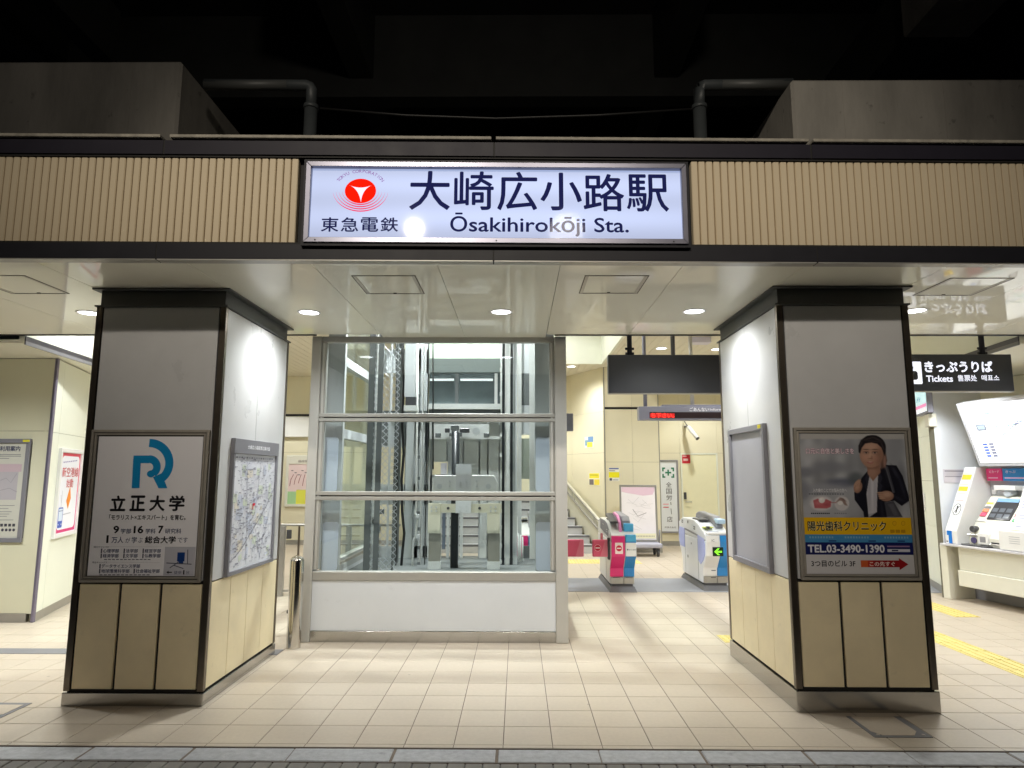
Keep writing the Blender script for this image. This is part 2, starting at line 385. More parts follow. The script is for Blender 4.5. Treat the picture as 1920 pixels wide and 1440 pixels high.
tag(build(MB().box(-.6, 6.3, 9.63, 10.84, -.002, .005, MAT_M), 'floor_mat'), 'flat grey floor band under the ticket gates', 'floor mat')
# tactile paving
def tactile(x0, y0, nx, ny, dots, lab):
    root = thing('tactile_paving', lab, 'tactile paving', (x0, y0, 0), 'yellow tactile paving')
    for i in range(nx):
        for j in range(ny):
            mb = MB(); a, b = x0+i*.3, y0+j*.3; mb.box(a+.003, a+.297, b+.003, b+.297, -.002, .004, YEL_T)
            if dots:
                for p in range(5):
                    for q in range(5):
                        cx, cy = a+.03+p*.06, b+.03+q*.06
                        mb.add([(cx-.014, cy-.014, .004), (cx+.014, cy-.014, .004), (cx+.014, cy+.014, .004), (cx-.014, cy+.014, .004), (cx-.009, cy-.009, .009), (cx+.009, cy-.009, .009), (cx+.009, cy+.009, .009), (cx-.009, cy+.009, .009)],
                               [(4, 5, 6, 7), (0, 1, 5, 4), (1, 2, 6, 5), (2, 3, 7, 6), (3, 0, 4, 7)], YEL_T)
            else:
                for p in range(4): mb.box(a+.03+p*.075, a+.055+p*.075, b+.02, b+.28, .003, .009, YEL_T)
            build(mb, 'tactile_tile', root)
tactile(4.10, 5.30, 1, 7, False, 'yellow tactile strip on the floor between the right pillar and the ticket machines')
tactile(5.07, 8.03, 1, 5, False, 'short yellow tactile strip near the ticket machine wall')
tactile(2.03, 6.80, 6, 1, True, 'yellow tactile strip crossing behind the right pillar')
tactile(.2, 12.6, 7, 2, True, 'pale yellow tactile square at the foot of the stairs')

# ================================================================== CANOPY
ANG = .0188
FF = Frame((0, 4.29, 0), (math.cos(ANG), math.sin(ANG), 0), (math.sin(ANG), -math.cos(ANG), 0))
can = thing('station_canopy', 'long dark-framed canopy with ribbed tan fascia and glossy cream soffit', 'canopy', (0, 4.29, 0))
LX, RX = -7.2, 7.4
build(MB().fbox(FF, LX, RX, SOF+.05, 3.86, -.12, -.04, DARK).box(LX, RX, 4.45, 7.0, 3.82, 3.9, DARK), 'roof_slab', can)
jt = [LX, -4.6, -2.40, -.165, 2.00, 4.2, RX]
for a0, a1 in zip(jt, jt[1:]):
    build(MB().fbox(FF, a0+.006, a1-.006, 3.770, 3.868, -.05, .035, BAND_M), 'upper_band', can)
    build(MB().fbox(FF, a0+.004, a1-.004, SOF+.004, 3.142, -.05, .030, BLACK_M).fbox(FF, a0+.004, a1-.004, SOF-.004, SOF+.004, -.05, .026, ALU), 'lower_band', can)
    if a0 > LX: build(MB().fbox(FF, a0-.007, a0+.007, 3.769, 3.869, -.045, .031, DARK).fbox(FF, a0-.006, a0+.006, SOF-.003, 3.143, -.045, .027, DARK), 'joint_strip', can)['kind'] = 'stuff'
for a0, a1 in zip(jt, jt[1:]):
    o = a0 if a0 != -2.40 else -2.37
    build(MB().fbox(FF, o+.012, a1-.02, 3.880, 3.902, -.16, .055, COPING_M), 'coping', can, .003)
build(MB().fbox(FF, LX, RX, 3.142, 3.158, -.05, .022, DARK).fbox(FF, LX, RX, 3.756, 3.770, -.05, .022, DARK), 'shadow_gap', can)
# ribs of the cladding: one mesh, copied
rb = MB(); hw = .0245
prof = [(-hw, -.03), (-hw+.002, .004), (-hw+.007, .010), (hw-.007, .010), (hw-.002, .004), (hw, -.03)]
rb.prism([FF.P(a, 3.160, c) for a, c in prof], [FF.P(a, 3.754, c) for a, c in prof], RIB_M)
rib0 = None
def ribs(a0, a1):
    global rib0
    n = round((a1-a0)/.051); st = (a1-a0)/n
    for i in range(n):
        a = a0+st*(i+.5)
        if rib0 is None: rib0 = o = build(rb, 'rib', can); base = 0
        else: o = rib0.copy(); COL.objects.link(o)
        o.location = FF.ex*a
ribs(-4.9, -1.492); ribs(1.178, 4.9)
# soffit panels with open joints
SJ = [-6.9, -5.9, -5.05, -4.19, -3.245, -2.235, -1.40, -.55, .285, 1.12, 1.945, 2.92, 3.78, 4.64, 5.5, 6.9]
def yf(x): return 4.29+ANG*x-.022
for x0, x1 in zip(SJ, SJ[1:]):
    yb = 6.752 if -1.6 < (x0+x1)/2 < .3 else 6.60
    e = .0022
    build(MB().prism([(x0+e, yf(x0), SOF), (x1-e, yf(x1), SOF), (x1-e, yb, SOF), (x0+e, yb, SOF)],
                     [(x0+e, yf(x0), SOF+.03), (x1-e, yf(x1), SOF+.03), (x1-e, yb, SOF+.03), (x0+e, yb, SOF+.03)], SOFFIT), 'soffit_panel', can)
build(MB().box(LX, -2.06, 6.602, 6.64, SOF-.008, SOF+.16, BLACK_M).box(.37, RX, 6.602, 6.64, SOF-.008, SOF+.16, BLACK_M), 'rear_edge', can)
build(MB().box(LX, RX, 4.46, 6.6, SOF+.034, SOF+.05, DARK), 'soffit_backing', can)
FC = Frame((0, 0, SOF), (1, 0, 0), (0, 0, -1), (0, 1, 0))         # ceiling frame: a = x, b = y, c = down
def hatch(x0, x1, y0, y1):
    mb = MB(); mb.frame(FC, x0, x1, y0, y1, .007, .0, .0035, mat('hatch_gap', (.10, .09, .07), .6)); 
    mb.fbox(FC, x0+.007, x0+.03, y0+.007, y1-.007, 0, .0025, mat('hatch_lip', (.45, .42, .36), .35)); mb.fbox(FC, x1-.03, x1-.007, y0+.007, y1-.007, 0, .0025, MATS['hatch_lip'])
    o = build(mb, 'access_hatch', can)
    build(MB().fbox(FC, (x0+x1)/2-.012, (x0+x1)/2+.012, y1-.028, y1-.012, 0, .005, DARK), 'hatch_latch', o)
hatch(-1.195, -.735, 4.588, 5.07); hatch(.475, .935, 4.59, 5.056); hatch(3.11, 3.57, 4.655, 5.12); hatch(-4.0, -3.54, 4.0+.58, 5.06)

# downlights
def ceiling_lamp(x, y, z, lab, power, group, r=.1, cone=158, col=COOL):
    F = Frame((x, y, z), (1, 0, 0), (0, 0, -1), (0, 1, 0))
    t = thing('ceiling_light', lab, 'ceiling light', (x, y, z), group)
    mb = MB(); n = 28; ri, ro = r*.90, r*1.08
    pts = []
    for rr, c in ((ro, 0), (ro, .004), (ri, .006), (ri*.97, -.012)):
        pts += [F.P(rr*math.cos(2*math.pi*k/n), rr*math.sin(2*math.pi*k/n), c) for k in range(n)]
    mb.add(pts, [(i*n+k, i*n+(k+1) % n, (i+1)*n+(k+1) % n, (i+1)*n+k) for i in range(3) for k in range(n)], W_PLAS, True)
    build(mb, 'trim_ring', t)
    mb = MB(); mb.cyl(F, 0, 0, -.014, .002, ri*.975, LAMP_E, 28); build(mb, 'lens', t)
    spot('downlight', (x, y, z-.012), (x, y, 0), power, col, cone, 1.0, r*.55)
NAMES = {-3.793: 'downlight in the soffit left of the left pillar, half hidden by it', -1.835: 'downlight in the soffit just right of the left pillar', -.147: 'downlight in the soffit above the middle of the lift window',
         1.526: 'downlight in the soffit just left of the right pillar', 3.42: 'downlight in the soffit right of the right pillar, half hidden by it'}
for x, y in ((-3.793, 5.69), (-1.835, 5.67), (-.147, 5.65), (1.526, 5.63), (3.42, 5.61)):
    ceiling_lamp(x, y, SOF-.001, NAMES[x], P_CANOPY, 'downlights in the canopy soffit', .094)
for x, y in ((-5.76, 5.7), (5.38, 5.59)):  # out-of-view lamps without fixtures; left one added, extra strong, to brighten the left wall
    spot('downlight', (x, y, SOF-.02), (x, y, 0), P_CANOPY*(2.4 if x < 0 else .8), COOL, 158, 1.0, .06)

# ================================================================== STATION NAME SIGN
tl = FF.px(570, 299, .075); brn = FF.px(1294, 459, .075)
A0, A1, B0, B1 = -1.463, 1.150, 3.166, 3.752
A0 = (FF.px(572, 300, .075)[0]+FF.px(567, 455, .075)[0])/2; A1 = (FF.px(1287, 306, .075)[0]+FF.px(1294, 459, .075)[0])/2
B1 = (FF.px(572, 300, .075)[1]+FF.px(1287, 306, .075)[1])/2; B0 = (FF.px(567, 455, .075)[1]+FF.px(1294, 459, .075)[1])/2
sg = thing('station_sign', 'wide lit white station name sign with red emblem above the entrance', 'sign', FF.P(0, B0, .05))
mb = MB(); mb.frame(FF, A0-.012, A1+.012, B0-.014, B1+.014, .02, -.04, .062, BLACK_M); mb.fbox(FF, A0, A1, B0, B1, -.04, .02, BLACK_M); build(mb, 'sign_box', sg, .003)
SFM = mat('sign_frame_metal', (.22, .22, .27), .3, metal=.7, var=.08)
w = .034
mb = MB()
def mitre(q0, q1, q2, q3, c0, c1): mb.prism([FF.P(*q, c0) for q in (q0, q1, q2, q3)], [FF.P(*q, c1) for q in (q0, q1, q2, q3)], SFM)
X0, X1, Z0, Z1 = A0+.006, A1-.006, B0+.006, B1-.006
mitre((X0, Z1), (X1, Z1), (X1-w, Z1-w), (X0+w, Z1-w), .02, .078); mitre((X0, Z0), (X0+w, Z0+w), (X1-w, Z0+w), (X1, Z0), .02, .078)
mitre((X0, Z0+.001), (X0, Z1-.001), (X0+w-.001, Z1-w), (X0+w-.001, Z0+w), .02, .076); mitre((X1, Z0+.001), (X1-w+.001, Z0+w), (X1-w+.001, Z1-w), (X1, Z1-.001), .02, .076)
fr = build(mb, 'sign_frame', sg, .002)
for a in (X0+.08, (X0+X1)/2, X1-.10): build(MB().cyl(FF, a, Z0+.014, .077, .081, .005, DARK, 8), 'screw', fr)
# lit acrylic face, leaning back very slightly; tubes inside make the middle a little brighter
FS = Frame(FF.P(0, Z0+w, .052), FF.ex, FF.n*math.cos(.026)+Vector((0, 0, 1))*math.sin(.026), Vector((0, 0, 1))*math.cos(.026)-FF.n*math.sin(.026))
face = bpy.data.materials.new('lit_acrylic'); face.use_nodes = True; nt = face.node_tree; N = nt.nodes; L = nt.links; b = N['Principled BSDF']
b.inputs['Base Color'].default_value = (.3, .31, .34, 1); b.inputs['Roughness'].default_value = .05; b.inputs['Specular IOR Level'].default_value = .035
tc = N.new('ShaderNodeTexCoord'); sp = N.new('ShaderNodeSeparateXYZ'); L.new(tc.outputs['Object'], sp.inputs[0])
def tubes(zc, wd):
    a = N.new('ShaderNodeMath'); a.operation = 'SUBTRACT'; a.inputs[1].default_value = zc; L.new(sp.outputs['Z'], a.inputs[0])
    p = N.new('ShaderNodeMath'); p.operation = 'POWER'; p.inputs[1].default_value = 2; L.new(a.outputs[0], p.inputs[0])
    d = N.new('ShaderNodeMath'); d.operation = 'DIVIDE'; d.inputs[1].default_value = -wd*wd; L.new(p.outputs[0], d.inputs[0])
    e = N.new('ShaderNodeMath'); e.operation = 'EXPONENT'; L.new(d.outputs[0], e.inputs[0]); return e
e1 = tubes(3.56, .10); e2 = tubes(3.33, .10)
ad = N.new('ShaderNodeMath'); L.new(e1.outputs[0], ad.inputs[0]); L.new(e2.outputs[0], ad.inputs[1])
xx = N.new('ShaderNodeMath'); xx.operation = 'MULTIPLY'; L.new(sp.outputs['X'], xx.inputs[0]); L.new(sp.outputs['X'], xx.inputs[1])
xr = N.new('ShaderNodeMapRange'); xr.inputs['From Max'].default_value = 1.7; xr.inputs['To Min'].default_value = 1.0; xr.inputs['To Max'].default_value = .62; L.new(xx.outputs[0], xr.inputs['Value'])
ml = N.new('ShaderNodeMath'); ml.operation = 'MULTIPLY'; L.new(ad.outputs[0], ml.inputs[0]); L.new(xr.outputs['Result'], ml.inputs[1])
mr = N.new('ShaderNodeMapRange'); mr.inputs['To Min'].default_value = .50; mr.inputs['To Max'].default_value = .80; L.new(ml.outputs[0], mr.inputs['Value'])
L.new(mr.outputs['Result'], b.inputs['Emission Strength']); b.inputs['Emission Color'].default_value = (.64, .76, 1.15, 1)
build(MB().fbox(FS, X0+w-.003, X1-w+.003, -.004, Z1-Z0-2*w+.006, -.012, 0, face), 'sign_face', sg)
def lit_ink(name, col, e): return mat(name, col, .05, spec=.035, emit=col, est=e)
NAVY = lit_ink('navy_film', S(28, 32, 78), .55); REDF = lit_ink('red_film', S(245, 28, 8), .62); MAGF = lit_ink('magenta_film', S(232, 60, 105), .6); PURF = lit_ink('purple_film', S(140, 90, 160), .55)
WHF = lit_ink('white_film', S(225, 230, 255), .75)
pr = Print(FS, .0006); z = zoom(550, 290, 2.526)
for ch, x0, y0, x1, y1 in (('大', 547, 78, 745, 262), ('崎', 760, 80, 950, 262), ('広', 965, 82, 1155, 264), ('小', 1170, 86, 1365, 264), ('路', 1375, 92, 1565, 268), ('駅', 1580, 94, 1774, 270)):
    pr.text(ch, *z(x0, y0), *z(x1, y1), NAVY, 1, .011)
pr.text('Ōsakihirokōji Sta.', *z(742, 279), *z(1587, 386), NAVY, 1, .012)
x = 130
for ch in '東急電鉄': pr.text(ch, *z(x, 297), *z(x+86, 365), NAVY, 1, .012); x += 94
build_letter = pr.done('lettering', sg)
pr = Print(FS, .0006)
pr.ell(*z(318, 172), 74/2.526, 58/2.526, REDF, 1, 40)
def curve(p0, pc, p1, n=10): return [((1-t)**2*p0[0]+2*t*(1-t)*pc[0]+t*t*p1[0], (1-t)**2*p0[1]+2*t*(1-t)*pc[1]+t*t*p1[1]) for t in [i/n for i in range(n)]]
tri = curve((262, 143), (318, 170), (376, 143)) + curve((376, 143), (326, 162), (320, 226)) + curve((320, 226), (312, 162), (262, 143))
pr.poly([z(*p) for p in tri], WHF, 2)
for i, m in enumerate((MAGF, MAGF, MAGF, MAGF)):
    rx, ry = 88+i*14.5, 70+i*10.5
    pts = []; ws = []
    for k in range(25):
        t = math.radians(-172+164*k/24); pts.append(pr.ab(*z(318+rx*math.cos(t), 166-ry*math.sin(t)))); ws.append((.6+5.2*math.sin(math.pi*k/24)**1.5)/2.526*.0035)
    pr.stroke_ab(pts, ws, m, 1)
s_ = 'TOKYU CORPORATION'
for i, ch in enumerate(s_):
    if ch == ' ': continue
    t = math.radians(151-122*i/(len(s_)-1)); cx, cy = 318+118*math.cos(t), 160-82*math.sin(t)
    a, b_ = pr.ab(*z(cx, cy)); hh = 17/2.526*.0033; ww = hh*min(glyphs(ch)[2], 1.1)
    pr.text_ab(ch, a-ww/2, b_-hh/2, a+ww/2, b_+hh/2, PURF, 1, 0, (t-math.pi/2)*.85)
pr.done('emblem', sg)

# ================================================================== PILLARS
def pillar(x0, x1, y0, y1, zb, zl, name_side, lab, inner):
    """zb: top of plinth, zl: top of the tan panels; inner = +1 when the side facing the passage is at x1."""
    t = thing('pillar', lab, 'pillar', ((x0+x1)/2, (y0+y1)/2, 0), 'entrance pillars')
    build(MB().box(x0+.02, x1-.02, y0+.02, y1-.02, 0, 2.95, DARK), 'core', t)
    build(MB().box(x0-.004, x1+.004, y0-.004, y1+.004, 0, zb-.01, STEEL_H), 'plinth', t, .004)
    CAP = mat('cap_paint', (.10, .105, .105), .5, spec=.3)
    mb = MB(); mb.box(x0+.018, x1-.018, y0+.018, y1-.018, 2.905, SOF-.002, CAP)
    mb.box(x0-.03, x1+.03, y0-.03, y1+.03, SOF-.014, SOF-.002, CAP); mb.box(x0-.012, x1+.012, y0-.012, y1+.012, 2.892, 2.905, CAP)
    build(mb, 'cap_band', t, .002)
    for cx, sx in ((x0, 1), (x1, -1)):                                   # wrapped metal corner trims
        for cy, sy in ((y0, 1), (y1, -1)):
            mb = MB(); w1 = .045 if sy == 1 else .03; e = .012
            P = [(cx, cy), (cx+sx*w1, cy), (cx+sx*w1, cy+sy*e), (cx+sx*e, cy+sy*e), (cx+sx*e, cy+sy*.04), (cx, cy+sy*.04)]
            mb.prism([(*p, zb) for p in P], [(*p, 2.895) for p in P], BRONZE if True else STEEL); build(mb, 'corner_trim', t, .003)
    F = FY(y0)
    build(MB().fbox(F, x0+.056, x1-.056, zl+.012, 2.89, -.03, -.004, WHITE_PANEL), 'upper_panel', t, .003)
    n = 3; wpan = (x1-x0-.112)/n
    for i in range(n): build(MB().fbox(F, x0+.056+i*wpan+(.010 if i else 0), x0+.056+(i+1)*wpan-(.010 if i < n-1 else 0), zb+.014, zl-.012, -.03, -.004, TAN_PANEL), 'lower_panel', t, .003)
    for xs, nx in ((x0, -1), (x1, 1)):
        G = Frame((xs, 0, 0), (0, 1, 0), (nx, 0, 0))
        ya, yb_ = y0+.046, y1-.046; ym = (ya+yb_)/2
        for p, q in ((ya, ym-.003), (ym+.003, yb_)): build(MB().fbox(G, p, q, zl+.005, 2.888, -.03, -.003, WHITE_PANEL), 'upper_panel', t, .002)
        for i in range(4):
            w4 = (yb_-ya)/4; build(MB().fbox(G, ya+i*w4+(.003 if i else 0), ya+(i+1)*w4-(.003 if i < 3 else 0), zb+.008, zl-.004, -.03, -.003, TAN_PANEL), 'lower_panel', t, .002)
    G = Frame((0, y1, 0), (-1, 0, 0), (0, 1, 0))
    build(MB().fbox(G, -x1+.03, -x0-.03, zl+.005, 2.888, -.03, -.003, WHITE_PANEL), 'upper_panel', t, .002)
    build(MB().fbox(G, -x1+.03, -x0-.03, zb+.008, zl-.004, -.03, -.003, TAN_PANEL), 'lower_panel', t, .002)
    return t
PLX0, PLX1, PLY, PRX0, PRX1, PRY, PB = -3.228, -2.229, 4.926, 1.937, 2.922, 4.874, 6.33
pillar(PLX0, PLX1, PLY, PB, .098, .846, 'left', 'square panelled pillar with white university poster on its front', 1)
pillar(PRX0, PRX1, PRY, PB, .152, .886, 'right', 'square panelled pillar with dental clinic poster on its front', -1)

# ---- framed posters on the pillar fronts
def poster_frame(F, outer, inner, lab, cat='poster'):
    (a0, b0, a1, b1), (c0, d0, c1, d1) = outer, inner
    t = thing('framed_poster', lab, cat, F.P((a0+a1)/2, b0, 0))
    mb = MB(); PF = mat('poster_frame_metal', (.40, .37, .32), .45, metal=.4, var=.1, vscale=12)
    w = .020; mb.frame(F, a0, a1, b0, b1, w, -.003, .026, PF)
    mb.frame(F, a0+w+.005, a1-w-.005, b0+w+.005, b1-w-.005, w*.75, -.003, .020, PF)
    build(mb, 'frame', t, .003)
    build(MB().fbox(F, a0+.004, a1-.004, b0+.004, b1-.004, -.0035, .004, DARK), 'backing', t)
    build(MB().fbox(F, c0, c1, d0, d1, .003, .009, pm(244, 243, 248)), 'sheet', t)
    return t
FPL, FPR = FY(PLY), FY(PRY)
t = poster_frame(FPL, (-3.168, .850, -2.290, 1.951), (-3.118, .895, -2.338, 1.902), 'white poster with blue monogram and black writing on the left pillar front')
pr = Print(FPL, .0095); z = zoom(0, 800, 3.4286); BL = pm(22, 144, 204); K = pm(22, 22, 28); NV = pm(52, 64, 108); GR = pm(90, 92, 110)
def arc(cx, cy, r, t0, t1, n=18): return [z(cx+r*math.cos(math.radians(t0+(t1-t0)*i/n)), cy-r*math.sin(math.radians(t0+(t1-t0)*i/n))) for i in range(n+1)]
pr.stroke(arc(962, 232, 127, 91, -52, 22), 52/3.4286, BL, 1)
pr.stroke([z(872, 395), z(882, 208), ], 50/3.4286, BL, 2)
pr.stroke([z(858, 210), z(960, 210)]+arc(960, 258, 50, 88, -58, 12)[0:], 48/3.4286, BL, 3)
pr.poly([z(985, 325), z(1040, 300), z(1077, 395), z(1020, 395)], BL, 4); pr.ell(*z(972, 303), 26/3.4286, 22/3.4286, BL, 5)
x = 705
for ch in '立正大学': pr.text(ch, *z(x, 442), *z(x+108, 543), K, 1, .03); x += 126
pr.text('「モラリスト×エキスパート」を育む。', *z(700, 566), *z(1195, 600), K, 1, .02)
for s_, x0, y0, x1, y1, m, bo in (('9', 727, 637, 768, 686, K, .03), ('学部', 775, 655, 845, 687, NV, .01), ('16', 858, 637, 924, 686, K, .03), ('学科', 935, 655, 1002, 687, NV, .01), ('7', 1015, 637, 1052, 686, K, .03), ('研究科', 1060, 655, 1167, 687, NV, .01),
                                 ('1', 682, 698, 700, 748, K, 0), ('万人', 716, 708, 795, 748, NV, .015), ('が', 806, 714, 838, 746, NV, 0), ('学', 845, 708, 882, 748, NV, .01), ('ぶ', 886, 714, 918, 746, NV, 0), ('総合大学', 930, 704, 1132, 750, K, .025), ('です', 1142, 712, 1208, 746, NV, 0)):
    pr.text(s_, *z(x0, y0), *z(x1, y1), m, 1, bo)
for s_, x0, y0, x1 in (('心理学部', 662, 786, 766), ('法学部', 808, 786, 888), ('経営学部', 930, 786, 1036), ('経済学部', 660, 818, 764), ('文学部', 806, 818, 886), ('仏教学部', 928, 818, 1034), ('データサイエンス学部', 652, 884, 902), ('地球環境科学部', 650, 916, 834), ('社会福祉学部', 872, 916, 1028)):
    pr.text(s_, *z(x0, y0), *z(x1, y0+24), NV, 1, .012)
    pr.rect(*z(x0-12, y0-2), *z(x0-6, y0+27), GR, 1)
pr.rect(*z(600, 771), *z(1040, 773), GR, 1); pr.rect(*z(592, 872), *z(1028, 874), GR, 1)
pr.text('品川キャンパス', *z(604, 768), *z(700, 780), GR, 2); pr.text('熊谷キャンパス', *z(594, 866), *z(690, 879), GR, 2)
for x0, x1, y in ((670, 975, 854), (640, 970, 953)):
    for i in range(12): pr.rect(*z(x0+(x1-x0)*i/12, y-3), *z(x0+(x1-x0)*(i+.7)/12, y+2), GR, 1)
pr.rect(*z(1062, 772), *z(1246, 958), pm(198, 198, 208), 1)
pr.rect(*z(1142, 808), *z(1186, 866), pm(24, 62, 130), 2); pr.rect(*z(1150, 866), *z(1178, 882), pm(24, 62, 130), 2)
for q in (((1070, 876), (1232, 884)), ((1092, 908), (1150, 868)), ((1208, 790), (1206, 880)), ((1120, 892), (1180, 912))): pr.stroke([z(*q[0]), z(*q[1])], 1.6, GR, 2)
pr.stroke([z(1076, 936), z(1106, 936)], 1.8, K, 2); pr.poly([z(1070, 936), z(1084, 926), z(1084, 946)], K, 2)
pr.text('徒歩', *z(1118, 926), *z(1168, 948), NV, 2); pr.text('1', *z(1177, 922), *z(1187, 950), K, 2); pr.text('分', *z(1196, 926), *z(1218, 948), NV, 2)
pr.done('poster_print', t)

t = poster_frame(FPR, (2.008, .892, 2.853, 1.972), (2.050, .934, 2.812, 1.930), 'clinic poster with a dark-jacketed person above a yellow banner on the right pillar')
pr = Print(FPR, .0095); z = zoom(1360, 780, 4.364)
ab0 = lambda x, y: z(x, y)
# sheet area corners in enlarged coordinates: left edge leans, so the print is laid inside the sheet rectangle
a0, d0, a1, d1 = 2.050, .934, 2.812, 1.930
def R(fx0, fy0, fx1, fy1, m, k): pr.rect_ab(a0+(a1-a0)*fx0, d1-(d1-d0)*fy1, a0+(a1-a0)*fx1, d1-(d1-d0)*fy0, m, k)
def TXT(s_, fx0, fy0, fx1, fy1, m, k, bo=0): pr.text_ab(s_, a0+(a1-a0)*fx0, d1-(d1-d0)*fy1, a0+(a1-a0)*fx1, d1-(d1-d0)*fy0, m, k, bo)
def fr_(x, y): # enlarged coordinates -> sheet fractions
    fy = (y-140)/(1308-140); xl = 590+60*fy; xr = 1462+92*fy
    return (x-xl)/(xr-xl), fy
def PG(pts, m, k): pr.poly_ab([(a0+(a1-a0)*fr_(*p)[0], d1-(d1-d0)*fr_(*p)[1]) for p in pts], m, k)
def EL(x, y, rx, ry, m, k, rot=0): PG([(x+rx*math.cos(t)*math.cos(rot)-ry*math.sin(t)*math.sin(rot), y+rx*math.cos(t)*math.sin(rot)+ry*math.sin(t)*math.cos(rot)) for t in [2*math.pi*i/26 for i in range(26)]], m, k)
skin, hair, jac, shirt = pm(178, 142, 120), pm(30, 28, 34), pm(24, 24, 34), pm(196, 194, 200)
import numpy as np
def printed_photo(name, parent):
    """The printed picture of the poster: a fine flat grid whose points carry the ink colours."""
    nx, ny = 170, 150
    fx, fy = np.meshgrid(np.linspace(0, 1, nx), np.linspace(.0, .605, ny))
    Y = 140+fy*(1308-140); X = (590+60*fy)+fx*((1462+92*fy)-(590+60*fy))
    img = np.zeros((ny, nx, 3))
    def ss(d, w): t = np.clip(.5-d/w, 0, 1); return t*t*(3-2*t)
    def put(m, c, al=1.0): img[:] = img*(1-(m*al)[..., None])+np.array(c)*(m*al)[..., None]
    def ell(cx, cy, rx, ry, c, soft=6, al=1, rot=0):
        dx, dy = X-cx, Y-cy; u = dx*math.cos(rot)+dy*math.sin(rot); v = -dx*math.sin(rot)+dy*math.cos(rot)
        put(ss((np.sqrt((u/rx)**2+(v/ry)**2)-1)*min(rx, ry), soft), c, al)
    def poly(pts, c, soft=6, al=1):
        ins = np.zeros_like(X, bool); dmin = np.full_like(X, 1e9)
        for (x0, y0), (x1, y1) in zip(pts, pts[1:]+pts[:1]):
            cr = ((y0 > Y) != (y1 > Y)); xi = (x1-x0)*(Y-y0)/((y1-y0) or 1e-9)+x0; ins ^= cr & (X < xi)
            ex, ey = x1-x0, y1-y0; t = np.clip(((X-x0)*ex+(Y-y0)*ey)/(ex*ex+ey*ey+1e-9), 0, 1); dmin = np.minimum(dmin, np.hypot(X-x0-t*ex, Y-y0-t*ey))
        put(ss(np.where(ins, -dmin, dmin), soft), c, al)
    img[:] = np.array((156, 158, 163))
    img += (12*np.sin(X/46)+8*np.sin(X/21+1)+10*np.sin(Y/70+X/190))[..., None]*np.array((1, 1, 1.02))
    for cx, cy, rx, ry, c in ((640, 470, 90, 40, (120, 122, 130)), (850, 430, 150, 45, (128, 130, 138)), (960, 560, 150, 40, (92, 96, 112)), (800, 610, 220, 45, (150, 152, 160)), (700, 300, 130, 60, (172, 172, 176)), (1390, 300, 70, 150, (150, 152, 158)), (1440, 520, 40, 120, (120, 122, 128)), (760, 780, 240, 90, (176, 177, 182)), (930, 250, 120, 60, (140, 141, 148)), (620, 640, 60, 90, (126, 128, 136)), (1060, 520, 60, 50, (86, 92, 96))): ell(cx, cy, rx, ry, c, min(rx, ry)*1.2, .8)
    poly([(600, 140), (1470, 140), (1470, 188), (600, 188)], (178, 176, 174), 14)
    poly([(1090, 560), (1110, 610), (1128, 842), (620, 842), (620, 700), (900, 650)], (168, 169, 175), 50, .5)
    # bag, jacket, blouse
    poly([(1296, 722), (1378, 712), (1452, 842), (1318, 842)], (70, 70, 77), 7); poly([(1330, 735), (1372, 730), (1420, 830), (1380, 830)], (98, 98, 106), 16, .7)
    poly([(1165, 455), (1252, 465), (1244, 640), (1238, 805), (1160, 818), (1146, 640)], (192, 190, 197), 7)
    ell(1178, 640, 16, 170, (168, 166, 176), 20, .6); ell(1222, 660, 12, 140, (174, 172, 182), 16, .6); ell(1198, 600, 10, 130, (206, 204, 210), 14, .7)
    poly([(1168, 448), (1112, 515), (1085, 575), (1048, 640), (1052, 700), (1125, 800), (1130, 845), (1168, 845), (1150, 650), (1180, 475)], (25, 25, 35), 6)
    poly([(1250, 450), (1300, 406), (1400, 411), (1452, 500), (1500, 655), (1510, 705), (1445, 750), (1385, 707), (1300, 720), (1322, 845), (1172, 845), (1237, 800), (1241, 620)], (25, 25, 35), 6)
    for p, c, sf in (([(1166, 456), (1138, 520), (1150, 560), (1136, 582), (1152, 640), (1162, 560), (1178, 476)], (44, 44, 56), 6), ([(1254, 452), (1284, 520), (1266, 560), (1286, 582), (1244, 690), (1243, 600)], (44, 44, 56), 6)): poly(p, c, sf)
    for cx, cy, rx, ry, c, ro in ((1390, 470, 14, 60, (52, 52, 64), -.5), (1450, 600, 12, 80, (48, 48, 60), -.3), (1100, 600, 12, 60, (46, 46, 58), .5), (1350, 620, 40, 16, (12, 12, 18), .4), (1420, 690, 50, 12, (46, 46, 58), .5), (1280, 780, 10, 60, (44, 44, 55), -.1), (1330, 500, 20, 70, (36, 36, 46), -.3)): ell(cx, cy, rx, ry, c, 22, .8, ro)
    poly([(1300, 418), (1328, 418), (1390, 640), (1368, 640)], (66, 66, 74), 6); poly([(1308, 420), (1314, 420), (1376, 640), (1370, 640)], (112, 112, 120), 6, .7)
    # neck, face, hair
    poly([(1152, 395), (1262, 385), (1268, 470), (1205, 545), (1160, 480)], (150, 114, 97), 9); ell(1200, 470, 34, 40, (170, 133, 114), 40, .8); ell(1200, 420, 50, 20, (122, 88, 74), 30, .7)
    ell(1200, 262, 112, 108, (32, 29, 33), 9); poly([(1268, 290), (1304, 262), (1322, 370), (1310, 425), (1268, 445)], (92, 70, 62), 14); ell(1302, 375, 12, 52, (172, 134, 122), 16, .8)
    ell(1192, 318, 97, 112, (165, 127, 108), 9); ell(1176, 300, 66, 80, (190, 152, 131), 80, .8); ell(1262, 340, 34, 80, (140, 104, 88), 50, .7); ell(1190, 250, 70, 26, (196, 160, 140), 40, .5); ell(1186, 405, 40, 20, (172, 134, 114), 26, .6); ell(1140, 345, 26, 22, (194, 144, 126), 34, .5); ell(1226, 350, 24, 22, (180, 130, 114), 34, .5)
